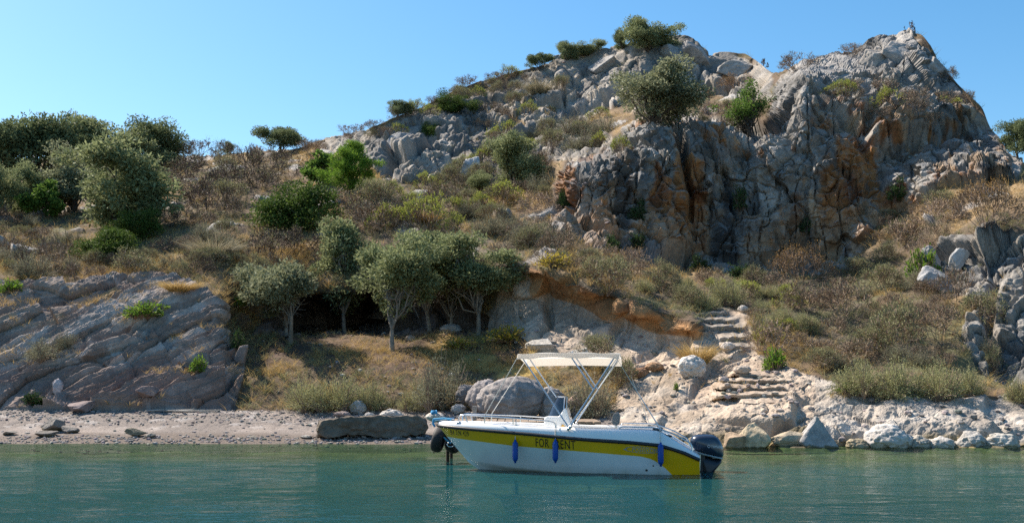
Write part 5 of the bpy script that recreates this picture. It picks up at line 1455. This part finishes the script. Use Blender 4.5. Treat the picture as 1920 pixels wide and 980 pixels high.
# bow rails
for s in (-1, 1):
    xr = np.array([-2.03, -2.03, -1.5, -.95, -.35, -.17, -.15])
    zz = np.array([ztf(-2.03) - .02, 1.035, 1.01, .985, .945, .92, ztf(-.15) - .02])
    yy = s * np.array([hb(-2.03) - .16, hb(-2.03) - .14, hb(-1.5) - .12, hb(-.95) - .11, hb(-.35) - .11, hb(-.15) - .11, hb(-.15) - .11])
    rl = pipe('bow_rail', np.stack([xr, yy, zz], -1), .0125, M_steel, sm=.1)
    for xq in (-1.9, -1.5, -.95):
        zq = float(np.interp(xq, xr[1:], zz[1:]))
        pipe('rail_post', [[xq + (.06 if xq < -1.8 else 0), s * (hb(xq) - .13), ztf(xq) - .03], [xq, s * (hb(xq) - .125), zq]], .011, M_steel, rl)
    rs = pipe('stern_rail', np.stack([[.98, 1.02, 1.6, 1.75, 2.0, 2.28, 2.30], s * (np.array([hb(1.0), hb(1.0), hb(1.6), hb(1.7), hb(2), hb(2.3), hb(2.3)]) - .12), [ztf(.98) - .02, ztf(1) + .045, ztf(1.6) + .05, .80, .71, .55, .42]], -1), .014, M_steel, sm=.06)
# bow fitting, chain plate, eye and blue straps
pipe('bow_roller', [[-2.55, 0, .90], [-2.42, 0, .925], [-2.15, 0, .94]], .03, M_steel)
hw = torus_mesh('hawse_hole', .05, .014, M_steel, 20, 8, 1, 1)
o = add('hawse_hole', hw, boat); o.location = (-2.0, -hb(-2.0) + .035, .845); o.rotation_euler = (0, math.radians(0), math.radians(-22))
pipe('bow_eye', [[-2.16 + .07 * math.cos(a_) - .06, 0, .46 + .045 * math.sin(a_)] for a_ in np.linspace(0, 6.283, 14)], .008, M_steel)
pipe('blue_strap', [[-2.55, -.03, .94], [-2.56, -.04, .85], [-2.52, -.05, .80]], .022, M_cyan)
pipe('blue_strap', [[-2.56, 0, .93], [-2.35, -.01, .95], [-2.2, -.02, .93]], .022, M_cyan)
pipe('blue_strap', [[-2.35, -.02, .60], [-2.28, -.02, .53], [-2.22, -.01, .48]], .014, M_cyan)
# canopy
cx = np.linspace(-.84, 1.02, 40); cy = np.linspace(-.83, .83, 26)
CX, CY = np.meshgrid(cx, cy, indexing='ij')
def can_z(x, y): return 2.15 + .04 * (1 - (y / .83) ** 2) + .02 * (1 - ((x - .1) / .94) ** 2) + .008 * np.sin(9 * x + 3 * y) * (np.abs(y) < .8) - .035 * (y + .83)
top = np.stack([CX, CY, can_z(CX, CY)], -1)
parts = [(top.reshape(-1, 3), gridf(40, 26))]
def hem(line, drop, outw):
    line = np.asarray(line); k = np.linspace(0, 1, 4)
    G = line[:, None] + k[None, :, None] * (np.array([0, 0, -1.0]) * np.asarray(drop).reshape(-1, 1, 1) + np.asarray(outw)[None, None])
    return G.reshape(-1, 3), gridf(len(line), 4)
ends = lambda x: np.abs((x - .1) / .94)
parts.append(hem(top[:, 0], .085 + .012 * np.sin(cx * 7), (0, -.012, 0)))
parts.append(hem(top[:, -1], .15 + .0 * cx, (0, .012, 0)))
parts.append(hem(top[0], .06 + .09 * ((cy + .83) / 1.66), (-.01, 0, 0)))
parts.append(hem(top[-1], .06 + .09 * ((cy + .83) / 1.66), (.01, 0, 0)))
V, F = join(parts)
can = bpart('canopy', V, F, canopy_mat())
# canopy frame
for nm_, x_, xb in (('front', -.78, .10), ('aft', .95, .10)):
    zt_ = float(can_z(x_, .8)) - .02; zn_ = float(can_z(x_, -.8)) - .03
    pipe('canopy_frame', [[xb, -.86, .82], [x_, -.80, zn_], [x_, 0, (zt_ + zn_) / 2 + .06], [x_, .80, zt_], [xb, .86, .82]], .0135, M_alu, sm=.1)
pipe('canopy_frame', [[.55, -.825, 1.50], [.12, -.80, 2.13], [.12, 0, 2.21], [.12, .80, 2.13], [.55, .825, 1.50]], .0135, M_alu, sm=.1)
for s in (-1, 1):
    pipe('canopy_strap', [[-.84, s * .80, 2.10], [-1.5, s * (hb(-1.5) - .12), 1.02]], .007, M_rope, k=5)
    pipe('canopy_strap', [[.98, s * .80, 2.08], [1.02 - .95, s * .80, .84]], .006, M_rope, k=5)
    pipe('frame_hinge', [[.06, s * .86, .79], [.14, s * .86, .85]], .03, M_steel)
# console with windscreen, wheel, sticker
def prism(name, prof, y0, y1, mat, parent=None, bev=.02):
    b = bmesh.new()
    vs = [b.verts.new((x, y0, z)) for x, z in prof]
    f = b.faces.new(vs)
    r_ = bmesh.ops.extrude_face_region(b, geom=[f])
    bmesh.ops.translate(b, vec=(0, y1 - y0, 0), verts=[e for e in r_['geom'] if isinstance(e, bmesh.types.BMVert)])
    bmesh.ops.recalc_face_normals(b, faces=b.faces[:])
    if bev: bmesh.ops.bevel(b, geom=b.edges[:], offset=bev, segments=3, affect='EDGES', profile=.5)
    me = bpy.data.meshes.new(name); b.to_mesh(me); b.free(); me.materials.append(mat)
    for q in me.polygons: q.use_smooth = False
    return add(name, me, boat if parent is None else parent)
con = prism('console', [(-.42, .28), (-.40, .985), (-.36, 1.01), (-.12, 1.01), (-.02, 1.17), (.02, 1.14), (.10, .85), (.10, .28)], -.34, .34, M_gel, bev=.03)
M_glass = bpy.data.materials.new('smoked_windscreen'); n_, l_ = nodes_of(M_glass); p_ = n_['Principled BSDF']
p_.inputs['Base Color'].default_value = (.02, .035, .06, 1); p_.inputs['Roughness'].default_value = .06; p_.inputs['Alpha'].default_value = .94
wsx = np.array([[-.36, 1.0], [-.16, 1.39]]); n1 = 14
ang_ = np.linspace(-1, 1, n1)
bot = np.stack([-.36 + .32 * np.abs(ang_) ** 3, ang_ * .33, np.full(n1, 1.0)], -1); topw = np.stack([-.18 + .16 * np.abs(ang_) ** 3, ang_ * .29, np.full(n1, 1.38) - .02 * np.abs(ang_)], -1)
Vw = np.stack([bot, bot * .5 + topw * .5 + np.array([-.015, 0, 0]), topw], 1)
wsn = bpart('windscreen', Vw.reshape(-1, 3), gridf(n1, 3), M_glass)
pipe('windscreen_frame', [bot[0], topw[0], *topw[1:-1], topw[-1], bot[-1]], .011, M_steel, wsn)
whl = torus_mesh('steering_wheel', .15, .014, M_black, 30, 8, 1, 1)
o = add('steering_wheel', whl, boat); o.location = (.14, .05, 1.02); o.rotation_euler = (0, math.radians(-25), math.radians(90))
pipe('throttle_lever', [[.08, -.22, 1.0], [.16, -.22, 1.1], [.17, -.22, 1.16]], .014, M_black)
for a_ in (0, 2.1, 4.2):
    pipe('wheel_spoke', [[.10, .05, 1.02], [.14 - .06 * math.sin(a_), .05 + .15 * math.cos(a_), 1.02 + .14 * math.sin(a_)]], .009, M_black)
sv = np.array([[-.12, -.372, .80], [-.05, -.372, .87], [.02, -.372, .80], [-.05, -.372, .76]])
bpart('warning_sticker', sv, np.array([[0, 1, 2, 3]]), M_amber)
# seat back rest on two posts, bench, bow cushion
bk = prism('back_rest', [(.86, .86), (.85, .96), (.88, 1.06), (.97, 1.08), (1.0, 1.0), (.985, .87), (.94, .84)], -.22, .22, M_grey, bev=.015)
for yy in (-.12, .12): pipe('rest_post', [[.92, yy, .45], [.92, yy, .90]], .014, M_steel, bk)
prism('helm_seat', [(.55, .28), (.55, .66), (.62, .70), (1.2, .70), (1.25, .62), (1.25, .28)], -.45, .45, M_seat, bev=.03)
prism('stern_bench', [(1.55, .28), (1.55, .62), (1.9, .66), (1.95, .3)], -.6, .6, M_seat, bev=.03)
# rod and aerial
def taper(name, a, b, r0, r1, mat):
    tv, tf = tube(np.linspace(a, b, 6), np.linspace(r0, r1, 6), 6); return bpart(name, tv, tf, mat)
taper('aerial', [1.74, -.72, .80], [1.36, -.76, 1.42], .013, .009, M_steel); taper('aerial_tip', [1.36, -.76, 1.42], [1.0, -.80, 2.02], .008, .003, M_rope)
taper('aerial', [1.55, .72, .82], [1.2, .76, 1.75], .008, .004, M_rope)
for xq, yq in ((1.68, .0), (1.86, -.03)):
    pipe('cleat', [[xq - .08, -hb(xq) + .10, ztf(xq) + .02], [xq + .08, -hb(xq) + .10, ztf(xq + .06) + .02]], .016, M_black)
for (xq, zq, rr) in ((1.48, .08, .022), (1.60, .16, .014)):
    hb_ = hull_b(xq, zq)
    th = np.linspace(0, 6.283, 12, endpoint=False)
    Vh = np.concatenate([[[xq, -hb_ - .006, zq]], np.stack([xq + rr * np.cos(th), np.full(12, -hb_ - .005), zq + rr * np.sin(th)], -1)])
    bpart('drain_hole', Vh, np.stack([np.zeros(12, int), 1 + np.arange(12), 1 + (np.arange(12) + 1) % 12], -1), M_letter)

# outboard motor, clamped to the transom: lofted side outlines
def outline(px): # pixel outline (photograph) -> local x, z
    return np.array([((u - 1062) / 100.5, 1.7 - 20.85 * (v - 710) / FPX) for u, v in px])
def resample(poly, n):
    P_ = np.concatenate([poly, poly[:1]]); d = np.concatenate([[0], np.cumsum(np.linalg.norm(np.diff(P_, axis=0), axis=1))])
    s_ = np.linspace(0, d[-1], n, endpoint=False)
    Q_ = np.stack([np.interp(s_, d, P_[:, 0]), np.interp(s_, d, P_[:, 1])], -1)
    for _ in range(2): Q_ = .25 * np.roll(Q_, 1, 0) + .5 * Q_ + .25 * np.roll(Q_, -1, 0)
    return Q_
def bulge(name, px, W, mat, parent, e=.45, n=56, off=0.0, k=13):
    Q_ = resample(outline(px), n); c = Q_.mean(0)
    th = np.linspace(-math.pi / 2, math.pi / 2, k)
    rings = []
    for a_ in th:
        sc = max(math.cos(a_), 0.0) ** e
        q = c + (Q_ - c) * max(sc, .001)
        rings.append(np.stack([q[:, 0], np.full(n, W * math.sin(a_) * 1.0 + off), q[:, 1]], -1))
    R_ = np.array(rings)
    i = np.arange(k * n).reshape(k, n)
    F = np.stack([i[:-1], np.roll(i[:-1], -1, 1), np.roll(i[1:], -1, 1), i[1:]], -1).reshape(-1, 4)
    return bpart(name, R_.reshape(-1, 3), F, mat, parent)
motor = empty('outboard_motor'); motor.parent = boat
bulge('cowling', [(1291,823),(1294,815),(1302,811),(1318,809.5),(1334,810.5),(1343,815),(1350,825),(1353,836),(1353.5,848),(1352,853),(1330,848),(1306,843),(1297,838)], .20, M_navy, motor, .38)
bulge('cowl_seam', [(1297,838),(1306,842),(1330,847),(1352.5,852),(1352,856),(1330,851),(1306,846),(1297,842)], .203, M_silver, motor, .3)
bulge('motor_leg', [(1309,846),(1330,850),(1352,856),(1345,866),(1335,877),(1331,890),(1330,915),(1318,925),(1310,915),(1310,870)], .15, M_navyd, motor, .45)
prism('mounting_bracket', [(2.38, -.1), (2.38, .40), (2.50, .44), (2.56, .36), (2.54, -.05), (2.48, -.1)], -.13, .13, M_navyd, motor, .015)
pipe('tilt_tube', [[2.44, -.15, .02], [2.46, -.15, .36]], .02, M_steel, motor)

def lettering(name, body, width, height, mat, place, parent=None, shear=0.0):
    cu_ = bpy.data.curves.new(name, 'FONT'); cu_.body = body; cu_.shear = shear; cu_.resolution_u = 4; cu_.space_character = 1.1
    ob_ = bpy.data.objects.new(name, cu_); col.objects.link(ob_)
    dg = bpy.context.evaluated_depsgraph_get()
    me = bpy.data.meshes.new_from_object(ob_.evaluated_get(dg))
    bpy.data.objects.remove(ob_)
    co = np.array([v_.co[:] for v_ in me.vertices])
    co[:, 0] = (co[:, 0] - co[:, 0].min()) / np.ptp(co[:, 0]) * width; co[:, 1] = (co[:, 1] - co[:, 1].min()) / np.ptp(co[:, 1]) * height
    out_ = np.array([place(a_, b_) for a_, b_ in co[:, :2]])
    me.vertices.foreach_set('co', out_.astype(np.float32).ravel()); me.materials.clear(); me.materials.append(mat)
    me.update()
    return add(name, me, boat if parent is None else parent)
def on_hull(x0, z0, slope):
    def f(a_, b_):
        x = x0 + a_; z = z0 + slope * a_ + b_
        return (x, -hull_b(x, z) - .006, z)
    return f
lettering('registration_lettering', 'B4 \u03a3N 429', .38, .10, M_letter, on_hull(-2.19, .655, -.055))
lettering('rent_lettering', 'FOR', .245, .155, M_letter, on_hull(-.52, .475, -.055))
lettering('rent_lettering', 'RENT', .36, .155, M_letter, on_hull(-.15, .455, -.055))
lettering('maker_lettering', 'POSEIDON', .45, .075, M_silver, on_hull(1.23, .415, -.06), shear=.15)
sw = [on_hull(1.05, .45, -.06)(a_, 0) for a_ in np.linspace(.0, .12, 5)]
th = np.linspace(.3, 6.0, 30)
pipe('maker_swoosh', [on_hull(1.40, .44, -.06)(.30 * -math.cos(a_), .055 * math.sin(a_)) for a_ in th], .004, M_silver, k=5)
tri = [on_hull(1.07, .45, -.06)(a_, b_) for a_, b_ in ((0, 0), (.09, .035), (.05, 0), (.09, -.035))]
bpart('maker_arrow', np.array(tri), np.array([[0, 3, 2, 1]]), M_silver)
bpart_y = -.197
def on_cowl(x0, z0, slope):
    return lambda a_, b_: (x0 + a_, -.206, z0 + b_ + slope * a_)
lettering('motor_lettering', 'YAMAHA', .215, .052, M_white, on_cowl(2.66, .445, -.06), motor)
pipe('motor_emblem', [[2.62 + .024 * math.cos(a_), -.206, .475 + .024 * math.sin(a_)] for a_ in np.linspace(0, 6.283, 18)], .004, M_white, motor, 5)
bpart('motor_badge', np.array([[2.68, -.172, .285], [2.80, -.172, .275], [2.80, -.172, .25], [2.68, -.172, .26]]), np.array([[0, 1, 2, 3]]), M_white, motor)

# ------------------------------------------------------------------ fenders hung over the side
BM = Matrix.Translation(boat.location) @ Matrix.Rotation(boat.rotation_euler.z, 4, 'Z')
prof = np.array([[0, -.215], [.018, -.213], [.02, -.185], [.03, -.175], [.047, -.15], [.052, -.12], [.052, .12], [.047, .15], [.03, .175], [.02, .185], [.018, .213], [0, .215]])
th = np.linspace(0, 2 * math.pi, 18, endpoint=False)
FV = np.stack([prof[:, None, 0] * np.cos(th), prof[:, None, 0] * np.sin(th), np.repeat(prof[:, 1:2], 18, 1)], -1)
i = np.arange(FV.shape[0] * 18).reshape(-1, 18)
FF = np.stack([i[:-1], np.roll(i[:-1], -1, 1), np.roll(i[1:], -1, 1), i[1:]], -1).reshape(-1, 4)
fm = np_mesh('fender_body', FV.reshape(-1, 3), FF, [M_fend], None, True)
for u, vc, lb, ztop in ((971, 845, 'blue fender hanging between the registration and the lettering', .98), (1047, 843, 'blue fender hanging over the middle of the lettering', .93), (1238, 847, 'blue fender hanging at the stern beside the maker name', .80)):
    x = (u - 1062) / 101.5; z = 1.7 - 20.0 * (vc - 710) / FPX
    y = -max(hull_b(x, z), hull_b(x, min(z + .15, float(z_rub(x))))) - .075
    f_ = empty('fender', BM @ Vector((x, y, z))); f_.rotation_euler = boat.rotation_euler; tag(f_, lb, 'fender', 'fenders along the near side of the boat')
    add('body', fm, f_)
    yr = -hb(x) + .12 - y; zr_ = ztop - z
    for k in (0, 1):
        tv, tf = tube(np.array([[.0, 0, .20], [.006 * (1 - 2 * k), .03, .30], [.012 * (1 - 2 * k), .06, float(z_top(x)) - z + .03], [0, yr, zr_]]), np.full(4, .006), 5)
        add('rope', np_mesh('rope', tv, tf, [M_rope], None, True), f_)
